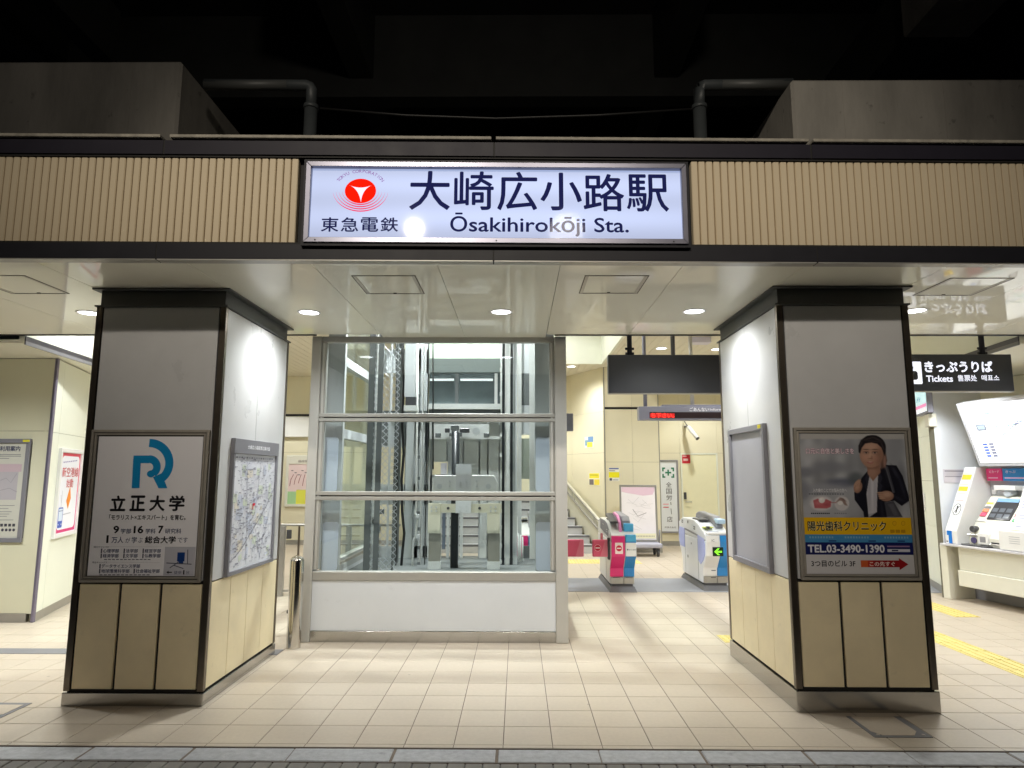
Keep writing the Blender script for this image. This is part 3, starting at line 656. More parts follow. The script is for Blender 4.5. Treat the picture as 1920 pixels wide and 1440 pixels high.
    for ex in (1148, 1220):
        ell(ex, 304, 25, 12, (138, 102, 88), 14, .7); ell(ex, 305, 16, 5.5, (208, 192, 184), 5, .8); ell(ex+1, 305, 7, 6, (48, 36, 34), 5, .9); ell(ex, 298, 20, 3.5, (58, 42, 38), 6, .8); ell(ex, 277, 25, 4.5, (88, 66, 58), 9, .8, .04 if ex < 1180 else -.04)
    ell(1182, 330, 8, 26, (198, 160, 140), 16, .6); ell(1194, 345, 8, 14, (148, 110, 94), 14, .7); ell(1182, 354, 16, 4, (128, 90, 76), 8, .7)
    ell(1182, 385, 26, 8, (160, 96, 90), 8, .85); ell(1182, 383, 17, 2.6, (222, 208, 202), 4, .8); ell(1182, 396, 20, 4, (176, 112, 104), 8, .6)
    poly([(1086, 300), (1084, 245), (1106, 196), (1156, 160), (1232, 158), (1290, 203), (1312, 290), (1302, 330), (1276, 262), (1240, 228), (1192, 218), (1140, 226), (1112, 262), (1098, 310)], (31, 28, 32), 10)
    for cx, cy, rx, ry, ro in ((1170, 184, 46, 6, -.25), (1240, 190, 40, 6, .45), (1200, 206, 50, 4, .1), (1284, 250, 6, 34, -.35), (1104, 232, 5, 30, .35)): ell(cx, cy, rx, ry, (78, 66, 64), 12, .75, ro)
    # hands
    ell(1080, 595, 34, 50, (150, 114, 96), 8, 1, .3); ell(1074, 588, 20, 34, (184, 148, 127), 26, .9, .3)
    for x, y, ro in ((1060, 566, .5), (1076, 555, .4), (1092, 555, .25)): ell(x, y, 8.5, 28, (178, 142, 121), 6, 1, ro); ell(x+9, y+5, 2.5, 22, (122, 88, 72), 5, .8, ro)
    ell(1316, 668, 62, 44, (150, 114, 96), 8); ell(1318, 655, 44, 24, (188, 152, 131), 30, .9)
    for k in range(4): ell(1266+k*5, 641+k*15, 27, 7.6, (180, 144, 122), 5); ell(1264+k*5, 649+k*15, 25, 2.4, (120, 86, 70), 4, .85)
    # dental pictures
    ell(775, 730, 92, 62, (206, 201, 203), 26); ell(945, 730, 62, 60, (202, 198, 200), 10)
    poly([(706, 706), (745, 690), (770, 712), (815, 695), (857, 714), (852, 760), (820, 772), (718, 770)], (188, 100, 107), 6); ell(752, 728, 30, 12, (206, 128, 132), 16, .7); ell(820, 742, 26, 12, (168, 82, 92), 16, .7); ell(778, 704, 26, 24, (228, 225, 222), 6); ell(770, 696, 12, 10, (244, 242, 240), 10, .8)
    poly([(838, 722), (900, 722), (900, 727), (838, 727)], (170, 90, 96), 4); poly([(893, 722), (930, 680), (962, 690), (994, 750), (970, 745), (940, 710)], (150, 128, 122), 6); ell(932, 726, 22, 18, (226, 222, 221), 6); ell(960, 700, 24, 7, (120, 98, 92), 8, .7, .6)
    c = np.clip(img, 0, 255)/255; c = np.where(c <= .04045, c/12.92, ((c+.055)/1.055)**2.4)
    vs = [FPR.P(a0+(a1-a0)*fx[j_, i_], d1-(d1-d0)*fy[j_, i_], .0100) for j_ in range(ny) for i_ in range(nx)]
    fs = [(j_*nx+i_, (j_+1)*nx+i_, (j_+1)*nx+i_+1, j_*nx+i_+1) for j_ in range(ny-1) for i_ in range(nx-1)]
    me = bpy.data.meshes.new(name); me.from_pydata(vs, [], fs)
    at_ = me.color_attributes.new('ink', 'FLOAT_COLOR', 'POINT'); at_.data.foreach_set('color', np.concatenate([c.reshape(-1, 3), np.ones((nx*ny, 1))], 1).ravel())
    m = bpy.data.materials.new('photo_print'); m.use_nodes = True; b = m.node_tree.nodes['Principled BSDF']; b.inputs['Roughness'].default_value = .35; b.inputs['Specular IOR Level'].default_value = .4
    an = m.node_tree.nodes.new('ShaderNodeAttribute'); an.attribute_name = 'ink'; m.node_tree.links.new(an.outputs['Color'], b.inputs['Base Color'])
    me.materials.append(m); return link_mesh(name, me, parent)
printed_photo('printed_photo', t)
TXT('口元に自信と美しさを', .053, .106, .512, .152, pm(150, 84, 112), 2, .07)
TXT('口元に自信と美しさを', .055, .108, .51, .150, pm(240, 228, 234), 4, .012)
TXT('入れ歯のことでお悩みの方へ', .10, .398, .42, .425, pm(225, 225, 228), 2, .01)
for i in range(14): R(.06+.022*i*1.1, .435, .06+.022*i*1.1+.016, .442, pm(90, 92, 100), 2)
for i in range(10): R(.07+.018*i, .572, .07+.018*i+.013, .580, pm(40, 40, 46), 3)
for i in range(6): R(.29+.02*i, .572, .29+.02*i+.013, .579, pm(130, 130, 134), 3)
R(0, .605, 1, .725, pm(232, 182, 20), 3)
TXT('陽光歯科クリニック', .03, .630, .765, .700, pm(238, 226, 170), 4, .045); TXT('陽光歯科クリニック', .03, .630, .765, .700, K, 5, .015)
for ex, ey in ((1382, 893), (1455, 893)): EL(ex, ey, 17, 19, pm(190, 140, 20), 4); EL(ex, ey, 14, 16, pm(228, 176, 30), 5)
for i in range(3): R(.80+.05*i, .690, .84+.05*i, .712, pm(190, 140, 20), 4)
R(0, .725, 1, .780, pm(70, 140, 190), 3)
for f0 in (.04, .37, .74):
    for i in range(9): R(f0+.026*i, .738, f0+.026*i+.016, .752, pm(126, 172, 204), 4)
for f0 in (.22, .59, .86): R(f0, .766, f0+.07, .774, pm(30, 50, 110), 4)
R(0, .780, 1, .866, pm(24, 32, 92), 3)
TXT('TEL.03-3490-1390', .02, .796, .735, .852, pm(226, 226, 234), 4, .03)
R(.76, .802, .97, .812, pm(150, 120, 160), 4); R(.76, .826, .97, .846, pm(206, 206, 216), 4); R(.80, .831, .86, .841, pm(50, 54, 90), 5)
R(0, .866, 1, 1, pm(206, 204, 206), 3)
TXT('3つ目のビル 3F', .045, .905, .455, .95, K, 4, .015)
AR = [(.505, .905), (.86, .905), (.86, .888), (.945, .932), (.86, .972), (.86, .952), (.505, .952)]
pr.poly_ab([(a0+(a1-a0)*x, d1-(d1-d0)*y) for x, y in AR], pm(150, 22, 28), 4)
R(.505, .905, .57, .952, pm(206, 96, 50), 5); R(.57, .905, .62, .952, pm(180, 52, 38), 5)
TXT('この先すぐ', .585, .913, .82, .946, pm(238, 222, 216), 6, .02)
pr.done('poster_print', t)

# ---- map board on the passage side of the left pillar, blank board on the right pillar
SL = Frame((PLX1, 0, 0), (0, 1, 0), (1, 0, 0)); SR = Frame((PRX0, 0, 0), (0, -1, 0), (-1, 0, 0))
t = thing('map_board', 'tall area map in a grey frame on the left pillar side', 'map board', SL.P(5.63, .85, 0))
mb = MB(); mb.fbox(SL, 5.155, 6.11, 1.786, 1.905, -.004, .030, POST_G); mb.fbox(SL, 5.155, 5.185, .850, 1.786, -.004, .028, POST_G); mb.fbox(SL, 6.075, 6.11, .850, 1.786, -.004, .028, POST_G); mb.fbox(SL, 5.155, 6.11, .850, .882, -.004, .029, POST_G)
build(mb, 'frame', t, .003)
build(MB().fbox(SL, 5.18, 6.08, .88, 1.79, -.003, .012, mat('map_paper', S(226, 228, 236), .22)), 'map_sheet', t)
pr = Print(SL, .0125); rnd = random.Random(11)
MC = [pm(168, 170, 186), pm(192, 194, 206), pm(128, 130, 146), pm(206, 216, 200), pm(222, 216, 204), pm(200, 206, 222)]
for i in range(46):
    a, b_ = rnd.uniform(5.19, 5.97), rnd.uniform(.9, 1.68); w_, h_ = rnd.uniform(.04, .11), rnd.uniform(.03, .09); sk = rnd.uniform(-.02, .02)
    pr.poly_ab([(a, b_), (a+w_, b_+sk), (a+w_-sk, b_+h_), (a-sk, b_+h_-sk)], MC[rnd.choice([3, 4, 5, 5])], 1)
for i in range(95):
    a, b_ = rnd.uniform(5.19, 6.06), rnd.uniform(.89, 1.74); th = rnd.choice([.5, .6, 2.0, 2.1, 1.55, .1, 1.1, 2.7]); pts = [(a, b_)]
    for k in range(5): th += rnd.uniform(-.22, .22); pts.append((min(6.07, max(5.19, pts[-1][0]+.06*math.cos(th))), min(1.74, max(.89, pts[-1][1]+.06*math.sin(th)))))
    pr.stroke_ab(pts, rnd.choice([.002, .002, .003, .004]), MC[rnd.choice([0, 0, 1, 1])], 2)
for pts, m_, w_ in (([(5.19, .95), (5.32, .99), (5.45, 1.05), (5.60, 1.15), (5.75, 1.24), (5.92, 1.36), (6.07, 1.50)], 2, .007), ([(5.19, 1.22), (5.30, 1.20), (5.42, 1.19), (5.55, 1.23), (5.66, 1.30), (5.70, 1.5), (5.74, 1.74)], 0, .006), ([(5.52, .9), (5.50, 1.3), (5.44, 1.74)], 0, .006), ([(5.80, .9), (5.90, 1.15), (6.06, 1.42)], 0, .008), ([(5.44, 1.42), (5.56, 1.39), (5.70, 1.44), (5.9, 1.46), (6.06, 1.40)], 1, .007)): pr.stroke_ab(pts, w_, MC[m_], 3)
for i in range(420):
    a, b_ = rnd.uniform(5.19, 6.03), rnd.uniform(.9, 1.75); n = rnd.randint(2, 5); hh = rnd.choice([.006, .006, .009])
    for k in range(n): pr.rect_ab(a+k*hh*1.25, b_, a+k*hh*1.25+hh, b_+hh, MC[rnd.choice([0, 2, 2])], 4)
pr.rect_ab(5.60, 1.335, 5.612, 1.385, pm(220, 30, 60), 5); pr.rect_ab(5.60, 1.365, 5.65, 1.385, pm(220, 30, 60), 5); pr.text_ab('現在地', 5.655, 1.345, 5.70, 1.362, K, 5)
for i in range(16): pr.rect_ab(5.22+i*.05, 1.752, 5.255+i*.05, 1.766, MC[rnd.choice([0, 2])], 4)
pr.done('map_print', t)
pr = Print(SL, .0305); pr.text_ab('大崎広小路駅周辺案内図', 5.40, 1.828, 5.88, 1.862, pm(240, 240, 246), 1, .015); pr.done('title', t)
t = thing('blank_notice_board', 'empty grey notice board with yellow sticker on the right pillar side', 'notice board', SR.P(-5.63, .88, 0))
mb = MB(); mb.frame(SR, -6.06, -5.19, .884, 2.03, .045, -.004, .030, POST_G); build(mb, 'frame', t, .003)
build(MB().fbox(SR, -6.02, -5.23, .925, 1.99, -.003, .008, mat('blank_board', (.36, .36, .40), .45, var=.03)), 'panel', t)
pr = Print(SR, .0305); pr.rect_ab(-5.30, 1.995, -5.235, 2.022, pm(226, 214, 40), 1); pr.rect_ab(-5.295, 2.002, -5.245, 2.006, pm(150, 140, 30), 2); pr.rect_ab(-5.295, 2.011, -5.25, 2.015, pm(150, 140, 30), 2); pr.done('sticker', t)

# ================================================================== HALL CEILING AND WALLS
hc = bpy.data.objects.new('hall_ceiling', None); COL.objects.link(hc); hc['kind'] = 'structure'
VX0, VX1, VY0, VY1 = -2.15, 1.78, 6.9, 13.95                      # open well over lift and stairs
mb = MB()
def plank_field(x0, x1, y0, y1):
    n = max(1, round((x1-x0)/.15)); w_ = (x1-x0)/n
    for i in range(n):
        a = x0+i*w_; mb.box(a+.004, a+w_-.004, y0, y1, HALL_Z, HALL_Z+.012, PLANK)
plank_field(VX1, 6.0, 6.66, HALL_Y); plank_field(-9.0, VX0, 6.66, HALL_Y); plank_field(VX0, VX1, VY1, 19.5)
o = build(mb, 'ceiling_plank_field', hc); o['kind'] = 'stuff'
build(MB().box(VX1, 6.6, 6.66, 19.5, HALL_Z+.014, HALL_Z+.03, PLANK).box(-9.2, VX0, 6.66, 19.5, HALL_Z+.014, HALL_Z+.03, PLANK).box(VX0, VX1, VY1, 19.5, HALL_Z+.014, HALL_Z+.03, PLANK), 'ceiling_backing', hc)
mb = MB(); zw = HALL_Z-.004; mb.box(VX0-.05, VX0+.004, VY0, VY1-.003, zw, 5.0, CREAM_W); mb.box(VX1-.004, VX1+.05, VY0, VY1-.003, zw, 5.0, CREAM_W); mb.box(VX0-.05, VX1+.05, VY1-.005, VY1+.05, zw-.001, 5.0, CREAM_W); mb.box(VX0-.1, VX1+.1, 6.66, VY1+.1, 5.0, 5.1, WHITE_P); mb.box(VX0-.1, VX1+.1, 6.66, 6.9, 3.25, 5.0, WHITE_P)
build(mb, 'ceiling_well', hc)
# low side soffits with dark trims
DL = Vector((-.126, .992, 0)); DR = Vector((.126, .992, 0))
def low_soffit(p, d, side):
    p = Vector(p); q = p+d*9; s_ = Vector((side*4.5, 0, 0))
    mbx = MB(); zz = 2.955
    mbx.prism([p+Vector((0, 0, zz)), q+Vector((0, 0, zz)), q+s_+Vector((0, 0, zz)), p+s_+Vector((0, 0, zz))], [p+Vector((0, 0, zz+.04)), q+Vector((0, 0, zz+.04)), q+s_+Vector((0, 0, zz+.04)), p+s_+Vector((0, 0, zz+.04))], SOFFIT)
    build(mbx, 'low_soffit', hc)
    e = Vector((side*.06, 0, 0))
    build(MB().prism([p+Vector((0, 0, zz+.04)), q+Vector((0, 0, zz+.04)), q+e+Vector((0, 0, zz+.04)), p+e+Vector((0, 0, zz+.04))], [p+Vector((0, 0, HALL_Z+.02)), q+Vector((0, 0, HALL_Z+.02)), q+e+Vector((0, 0, HALL_Z+.02)), p+e+Vector((0, 0, HALL_Z+.02))], CREAM_W), 'bulkhead', hc)
    LT_ = Vector((-side*.016, 0, 0)); build(MB().prism([p+Vector((0, 0, zz-.014)), q+Vector((0, 0, zz-.014)), q+LT_+Vector((0, 0, zz-.014)), p+LT_+Vector((0, 0, zz-.014))], [p+Vector((0, 0, zz+.024)), q+Vector((0, 0, zz+.024)), q+LT_+Vector((0, 0, zz+.024)), p+LT_+Vector((0, 0, zz+.024))], MATS['grey_plate']), 'trim_lip', hc)
    e2 = Vector((-side*.012, 0, 0))
    build(MB().prism([p+Vector((0, 0, zz+.025)), q+Vector((0, 0, zz+.025)), q+e2+Vector((0, 0, zz+.025)), p+e2+Vector((0, 0, zz+.025))], [p+Vector((0, 0, zz+.075)), q+Vector((0, 0, zz+.075)), q+e2+Vector((0, 0, zz+.075)), p+e2+Vector((0, 0, zz+.075))], mat('soffit_trim', (.09, .09, .11), .35, metal=.5)), 'soffit_trim', hc)
low_soffit((-5.08, 6.66, 0), DL, -1); low_soffit((5.09, 6.66, 0), DR, 1)
HALL_LIGHTS = [(2.674, 12.21, 'downlight in the plank ceiling behind the blank black sign'), (3.727, 12.31, 'downlight in the plank ceiling close to the right pillar edge'), (1.159, 14.31, 'downlight in the plank ceiling over the stairs')]
for x, y, lb in HALL_LIGHTS: ceiling_lamp(x, y, HALL_Z-.001, lb, P_HALL, 'downlights in the plank ceiling', .10, 145)
spot('downlight', (-4.5, 7.6, HALL_Z-.02), (-4.5, 7.6, 0), P_HALL*1.0, COOL, 130, .5, .07)  # lamp without a fixture, added to brighten the left walls
spot('downlight', (3.2, 8.8, HALL_Z-.02), (3.2, 8.8, 0), P_HALL*.8, COOL, 130, .5, .07)
for x, y in ((-3.4, 8.6), (-3.9, 12.6), (4.6, 11.2), (4.2, 14.5), (-.3, 14.6), (-5.6, 14.2)):  # unseen hall lamps; the back-wall one is added to brighten the door
    spot('downlight', (x, y, HALL_Z-.02), (x, y, 0), P_HALL, COOL, 130, .5, .07)
for y in (10.0, 12.6): spot('downlight', (.2, y, 4.9), (.2, y, 0), P_HALL*.5, COOL, 176, .3, .10)  # two unseen lamps added inside the well to brighten its faces
spot('downlight', (-.85, 7.35, 4.9), (-.85, 7.7, 0), P_HALL*3.6, COOL, 130, .8, .10)  # added shaft light with no fixture, brightens the lift interior
spot('downlight', (-.85, 8.2, 4.9), (-.85, 8.3, 0), P_HALL*3.5, COOL, 130, .8, .10)  # second added shaft light, further back
for x, y in ((5.42, 7.5), (5.52, 8.5)): spot('downlight', (x, y, 2.93), (x, y, 0), P_HALL*(.55 if y < 8 else .45), COOL, 130, .5, .06)  # added without fixtures to brighten the end panel by the ticket machines
vb = at(1312, 640, 'z', HALL_Z-.06)
t = tag(build(MB().box(vb.x-.17, vb.x+.17, vb.y-.1, vb.y+.12, HALL_Z-.10, HALL_Z-.001, mat('lilac_white', (.66, .63, .74), .4)), 'ceiling_speaker', None, .006), 'pale lilac box on the plank ceiling near the right pillar', 'ceiling box')

def wall(name, lab, F, a0, a1, z1, thick, cols, rows, m, kick=.10, skip=None, joint=.004):
    """A wall thing: core, panels with open joints, kick plate. cols / rows list the joint positions."""
    t = thing(name, lab, 'wall', F.P((a0+a1)/2, 0, 0))
    build(MB().fbox(F, a0, a1, 0, z1, -thick, -.012, mat('joint_shadow', (.16, .15, .11), .8)), 'wall_core', t)
    for x0, x1 in zip(cols, cols[1:]):
        for r0, r1 in zip(rows, rows[1:]):
            if skip and skip(x0, x1, r0, r1): continue
            build(MB().fbox(F, x0+joint/2, x1-joint/2, r0+joint/2, r1-joint/2, -.013, 0, m), 'wall_panel', t)
    if kick: build(MB().fbox(F, a0, a1, 0, kick-.003, -.013, .004, STEEL_M), 'kick_plate', t)
    return t
# left wall corner: front face towards the street and side face running back
LWO = Vector((-5.345, 7.555, 0)); LWD = Vector((-.304, .953, 0)); LWN = Vector((.953, .304, 0))
FWL = FY(7.555); SLW = Frame(LWO, LWD, LWN)
t = wall('left_wall', 'cream wall with a dark framed notice at the left edge of the picture', FWL, -9, -5.43, 2.955, .2, [-9, -7.7, -6.5, -5.375], [.09, 2.11, 2.95], mat('olive_cream_wall', (.66, .65, .49), .45, var=.04, vscale=1.5))
wall('left_side_wall', 'pale wall receding behind the left pillar with a pink-bordered poster', SLW, .02, 4.6, 2.95, .05, [.02, .25, 1.35, 2.45, 3.5, 4.6], [.09, 2.10, 2.945], CREAM_W)
tag(build(MB().box(-5.372, -5.338, 7.540, 7.580, 0, 2.95, mat('lilac_corner', (.22, .20, .28), .35, metal=.6)), 'corner_post', None, .006), 'slim lilac-grey metal corner strip on the left wall', 'corner strip')
t = thing('notice_board', 'dark framed notice with black heading on the left wall', 'notice board', FWL.P(-5.95, .862, 0))
mb = MB(); mb.frame(FWL, -6.40, -5.552, .862, 2.019, .05, .0, .03, POST_G); build(mb, 'frame', t, .004)
build(MB().fbox(FWL, -6.36, -5.59, .90, 1.98, 0, .012, pm(196, 196, 186)), 'sheet', t)
pr = Print(FWL, .0125); z = zoom(0, 800, 3.4286)
pr.text('利用案内', *z(-3, 124), *z(133, 158), pm(46, 48, 84), 1, .02); a, b_ = pr.ab(*z(-5, 158)); 
for y in (178, 188, 203): pr.rect_ab(-6.3, pr.ab(*z(0, y+3))[1], pr.ab(*z(136 if y < 200 else 60, y))[0], pr.ab(*z(0, y))[1], pm(96, 98, 110), 1)
pr.rect_ab(-6.3, pr.ab(*z(0, 470))[1], pr.ab(*z(125, 240))[0], pr.ab(*z(0, 240))[1], pm(176, 172, 178), 1); pr.rect_ab(-6.3, pr.ab(*z(0, 290))[1], pr.ab(*z(138, 282))[0], pr.ab(*z(0, 240))[1], pm(190, 170, 178), 2)
pr.stroke([pr_ for pr_ in (z(5, 345), z(40, 330), z(70, 360), z(110, 300))], 1.0, pm(150, 148, 156), 3); pr.stroke([z(0, 410), z(60, 395), z(110, 420)], 1.0, pm(150, 148, 156), 3)
for y in (505, 525, 545, 560, 575, 598): pr.rect_ab(-6.3, pr.ab(*z(0, y+3))[1], pr.ab(*z(40+((y*7) % 60), y))[0], pr.ab(*z(0, y))[1], pm(110, 112, 120), 1)
for i in range(4):
    pr.rect(*z(2+i*26, 624), *z(18+i*26, 642), pm(60, 60, 70), 1); pr.ell(*z(16+i*24, 664), 2.6, 2.9, pm(70, 70, 80), 1, 10)
pr.done('notice_print', t)
pr = Print(FWL, .0305); pr.rect(*z(147, 84), *z(190, 98), pm(214, 208, 60), 1); pr.done('sticker', t)
# pink bordered poster on the receding wall
q0 = SLW.px(105, 1008, .02); q1 = SLW.px(112, 832, .02)
pa0, pz0, pz1 = SLW.px(108, 900, .02)[0]-.03, .87, 1.93; pw = .82
pa0 = .30
t = thing('backlit_poster', 'white poster with a red and magenta rounded border behind the left pillar', 'poster', SLW.P(pa0+.4, pz0, 0))
mb = MB(); mb.frame(SLW, pa0, pa0+pw, pz0, pz1, .045, 0, .035, W_PLAS); build(mb, 'frame', t, .004)
build(MB().fbox(SLW, pa0+.04, pa0+pw-.04, pz0+.04, pz1-.04, 0, .015, pm(236, 236, 244)), 'sheet', t)
pr = Print(SLW, .016)
i0, i1, j0, j1 = pa0+.055, pa0+pw-.055, pz0+.055, pz1-.055
pr.rect_ab(i0, (j0+j1)/2, i1, j1, pm(222, 44, 84), 1); pr.rect_ab(i0, j0, i1, (j0+j1)/2, pm(214, 40, 120), 1)
def rrect(a, b_, c, d, r, n=6):
    o_ = []
    for cx, cy, t0 in ((c-r, d-r, 0), (a+r, d-r, 90), (a+r, b_+r, 180), (c-r, b_+r, 270)):
        o_ += [(cx+r*math.cos(math.radians(t0+90*k/n)), cy+r*math.sin(math.radians(t0+90*k/n))) for k in range(n+1)]
    return o_
pr.poly_ab(rrect(i0+.035, j0+.035, i1-.035, j1-.035, .07), pm(236, 238, 248), 2)
pr.text_ab('新空港線', i0+.07, j1-.29, i1-.05, j1-.17, pm(196, 40, 60), 3, .012); pr.text_ab('始動', i0+.25, j1-.42, i0+.50, j1-.31, pm(196, 40, 60), 3, .012)
for k in range(8): pr.rect_ab(i0+.08+k*.065, j1-.12+.004*k, i0+.125+k*.065, j1-.105+.004*k, pm(150, 140, 190), 3)
pr.stroke_ab([(i0+.10, j1-.5), (i0+.14, j1-.62), (i0+.10, j1-.72), (i0+.20, j1-.74), (i0+.5, j1-.73)], .012, pm(180, 182, 196), 3); pr.stroke_ab([(i0+.14, j1-.45), (i0+.14, j1-.6)], .010, pm(180, 182, 196), 3)
pr.poly_ab([(i0+.40, j1-.40), (i0+.46, j1-.55), (i0+.38, j1-.68), (i0+.30, j1-.58)], pm(238, 140, 30), 4)
pr.poly_ab(rrect(i0+.06, j0+.06, i0+.22, j0+.30, .02, 3), pm(52, 90, 190), 4); pr.poly_ab(rrect(i0+.075, j0+.14, i0+.205, j0+.285, .015, 3), pm(214, 226, 244), 5); pr.rect_ab(i0+.07, j0+.255, i0+.21, j0+.262, pm(52, 70, 130), 6)
for k in (.085, .185): pr.ell_ab(i0+k, j0+.10, .012, .010, pm(240, 240, 250), 6, 10)
pr.done('poster_print', t)

# back wall, door, pilaster
FB = FY(HALL_Y)
def skipdoor(x0, x1, r0, r1): return x0 > 3.82 and x1 < 4.72 and r0 < 2.0
wall('back_wall', 'cream panelled back wall with door at the far end of the hall', FB, -9.2, 7.5, HALL_Z, .2, [-9.2, -8, -6.8, -5.6, -4.4, -3.2, -2, -.8, .4, 1.6, 3.05, 3.83, 4.71, 5.8, 7.5], [.10, 2.14, 3.04, HALL_Z], CREAM, skip=skipdoor)
t = thing('door', 'pale yellow flush door with black lever lock in the back wall', 'door', (4.27, HALL_Y, 0))
build(MB().fbox(FB, 3.87, 4.67, .01, 2.10, -.012, .006, DOOR_M), 'door_leaf', t, .003)
mb = MB(); mb.fbox(FB, 3.832, 3.868, 0, 2.138, -.012, .02, CREAM_W); mb.fbox(FB, 4.672, 4.708, 0, 2.138, -.012, .02, CREAM_W); mb.fbox(FB, 3.868, 4.672, 2.104, 2.138, -.012, .02, CREAM_W); build(mb, 'door_frame', t)
hx, hz = FB.px(1285, 941, .01); build(MB().fbox(FB, hx-.03, hx+.03, hz+.06, hz+.22, .005, .03, D_GREY), 'lock_pad', t, .004)
build(MB().tube([FB.P(hx, hz, .005), FB.P(hx, hz, .06), FB.P(hx+.14, hz, .06)], .012, STEEL), 'lever', t)
rx, rz = FB.px(1286, 860, .01); o = build(MB().fbox(FB, rx-.10, rx+.10, rz-.11, rz+.09, .006, .012, mat('red_notice', S(196, 36, 52), .4)), 'door_notice', t)
pr = Print(FB, .0125); pr.rect_ab(rx-.06, rz-.05, rx+.05, rz+.0, pm(236, 200, 200), 1); pr.rect_ab(rx-.08, rz+.05, rx+.02, rz+.07, pm(236, 200, 200), 1); pr.done('notice_print', o)
# pilaster B and the oblique stair wall A
FP = FY(14.4)
t = wall('pilaster', 'broad cream wall pier between stairs and door with yellow sticker', FP, 1.88, 3.04, HALL_Z, 1.38, [1.88, 2.47, 3.04], [.10, 1.9, 3.04, 3.09, HALL_Z], CREAM, skip=lambda x0, x1, r0, r1: r0 > 3.03 and r1 < 3.1)
build(MB().fbox(FP, 1.88, 2.68, 3.045, 3.085, -.012, .002, DARK).fbox(FP, 2.68, 3.04, 3.045, 3.085, -.012, 0, CREAM), 'black_slot', t)
build(MB().box(3.04, 3.052, 14.42, 15.79, 0, HALL_Z, CREAM).box(3.035, 3.056, 14.395, 14.42, 0, HALL_Z, mat('edge_trim', (.30, .29, .25), .5)).box(1.87, 1.885, 14.39, 14.42, 0, HALL_Z, MATS['edge_trim']), 'return_panel', t)
AD = Vector((-.46, .888, 0)).normalized(); FA = Frame((1.865, 14.43, 0), -AD, (-AD.y, AD.x, 0) if False else (-.888, -.46, 0))
wall('stair_wall', 'cream wall slanting back beside the stairs with small posters', FA, -4.9, -.01, HALL_Z, .1, [-4.9, -3.7, -2.5, -1.3, -.01], [.1, 2.1, 3.0, HALL_Z], CREAM)
wall('stair_end_wall', 'cream wall at the top of the stairs, seen through the lift glass', FY(19.2), -5, .2, HALL_Z, .2, [-5, -3.8, -2.6, -1.4, -.2, .2], [.1, 2.1, 3.0, HALL_Z], CREAM)

# stairs
st = thing('stairs', 'grey stone stairs climbing away behind the ticket gates', 'stairs', (0, 14.2, 0))
for i in range(14):
    x1 = 1.66-.13*i; y0_, z1 = 14.2+.28*i, .17*(i+1)
    o = build(MB().box(-2.4, x1, y0_, y0_+.30, z1-.17 if i else 0, z1, STEP_M), 'step', st)
    build(MB().box(-2.4, x1+.004, y0_-.006, y0_+.05, z1-.035, z1+.003, NOSE_M), 'nosing', o)
    if i in (6,): build(MB().box(-2.4, x1-.1, y0_-.004, y0_+.02, .1, .15, STEP_M), 'riser_strip', o)
bd = Vector((-.13, .28, .17)); p0 = Vector((1.72, 14.2, 0)); pts0 = [p0+Vector((0, 0, .02)), p0+Vector((0, 0, .60)), p0+bd*13+Vector((0, 0, .60)), p0+bd*13+Vector((0, 0, -.1))]
off = Vector((.10, .045, 0))
t = thing('stair_balustrade', 'solid cream stair balustrade with twin steel handrails', 'balustrade', p0)
build(MB().prism(pts0, [p+off for p in pts0], mat('balustrade_paint', (.66, .64, .52), .4)), 'balustrade_panel', t)
for k, hgt in enumerate((.70, .52)):
    q0 = p0+Vector((-.06, -.02, hgt)); build(MB().tube([q0+Vector((0.05, -.12, -.02)), q0, q0+bd*13], .022, STEEL_M, 10), 'handrail', t)
for k in range(0, 13, 3):
    q0 = p0+bd*(k+.4); build(MB().tube([q0+Vector((0, 0, .5)), q0+Vector((-.06, -.02, .52)), q0+Vector((-.06, -.02, .70))], .009, STEEL_M, 6), 'rail_bracket', t)

# small papers, CCTV and long sign on the far walls
def paper(F, u0, v0, u1, v1, c, lab, bands, cat='notice'):
    a0, b0 = F.px(u0, v1, c); a1, b1 = F.px(u1, v0, c)
    o = tag(build(MB().fbox(F, a0, a1, b0, b1, 0, .006, pm(*bands[0])), 'wall_notice'), lab, cat, 'papers on the far walls')
    pr = Print(F, .0065)
    for fx0, fy0, fx1, fy1, col in bands[1:]: pr.rect_ab(a0+(a1-a0)*fx0, b1-(b1-b0)*fy1, a0+(a1-a0)*fx1, b1-(b1-b0)*fy0, pm(*col), 1+len(pr.mb.f) % 3)
    pr.done('print', o)
paper(FP, 1142, 877, 1161, 902, .01, 'notice with blue header and yellow middle on the wall pier', [(236, 236, 226), (.02, .02, .95, .12, (90, 100, 160)), (.02, .2, .6, .26, (120, 120, 130)), (0, .32, 1, .74, (240, 230, 40)), (.05, .78, .3, .97, (90, 90, 100)), (.38, .88, .9, .94, (150, 150, 156))])
paper(FA, 1104, 887, 1124, 910, .01, 'small yellow notice on the slanting stair wall', [(244, 240, 214), (.05, .02, .95, .42, (240, 226, 60)), (.1, .12, .85, .2, (190, 180, 50)), (.05, .5, .45, .95, (120, 110, 110)), (.5, .5, .98, .95, (240, 216, 70))])
paper(FA, 1096, 818, 1112, 840, .01, 'blue and yellow paper high on the slanting stair wall', [(232, 238, 236), (.4, .0, 1, .5, (110, 150, 200)), (.05, .3, .5, .8, (120, 160, 190)), (.3, .5, .9, .95, (238, 226, 80)), (.6, .55, .8, .75, (150, 180, 90))])
t = thing('security_camera', 'white tubular security camera on the far wall above the door', 'camera', (4.16, HALL_Y, 2.7))
c0, c1 = at(1290, 800, 'y', HALL_Y-.22), at(1308, 822, 'y', HALL_Y-.45)
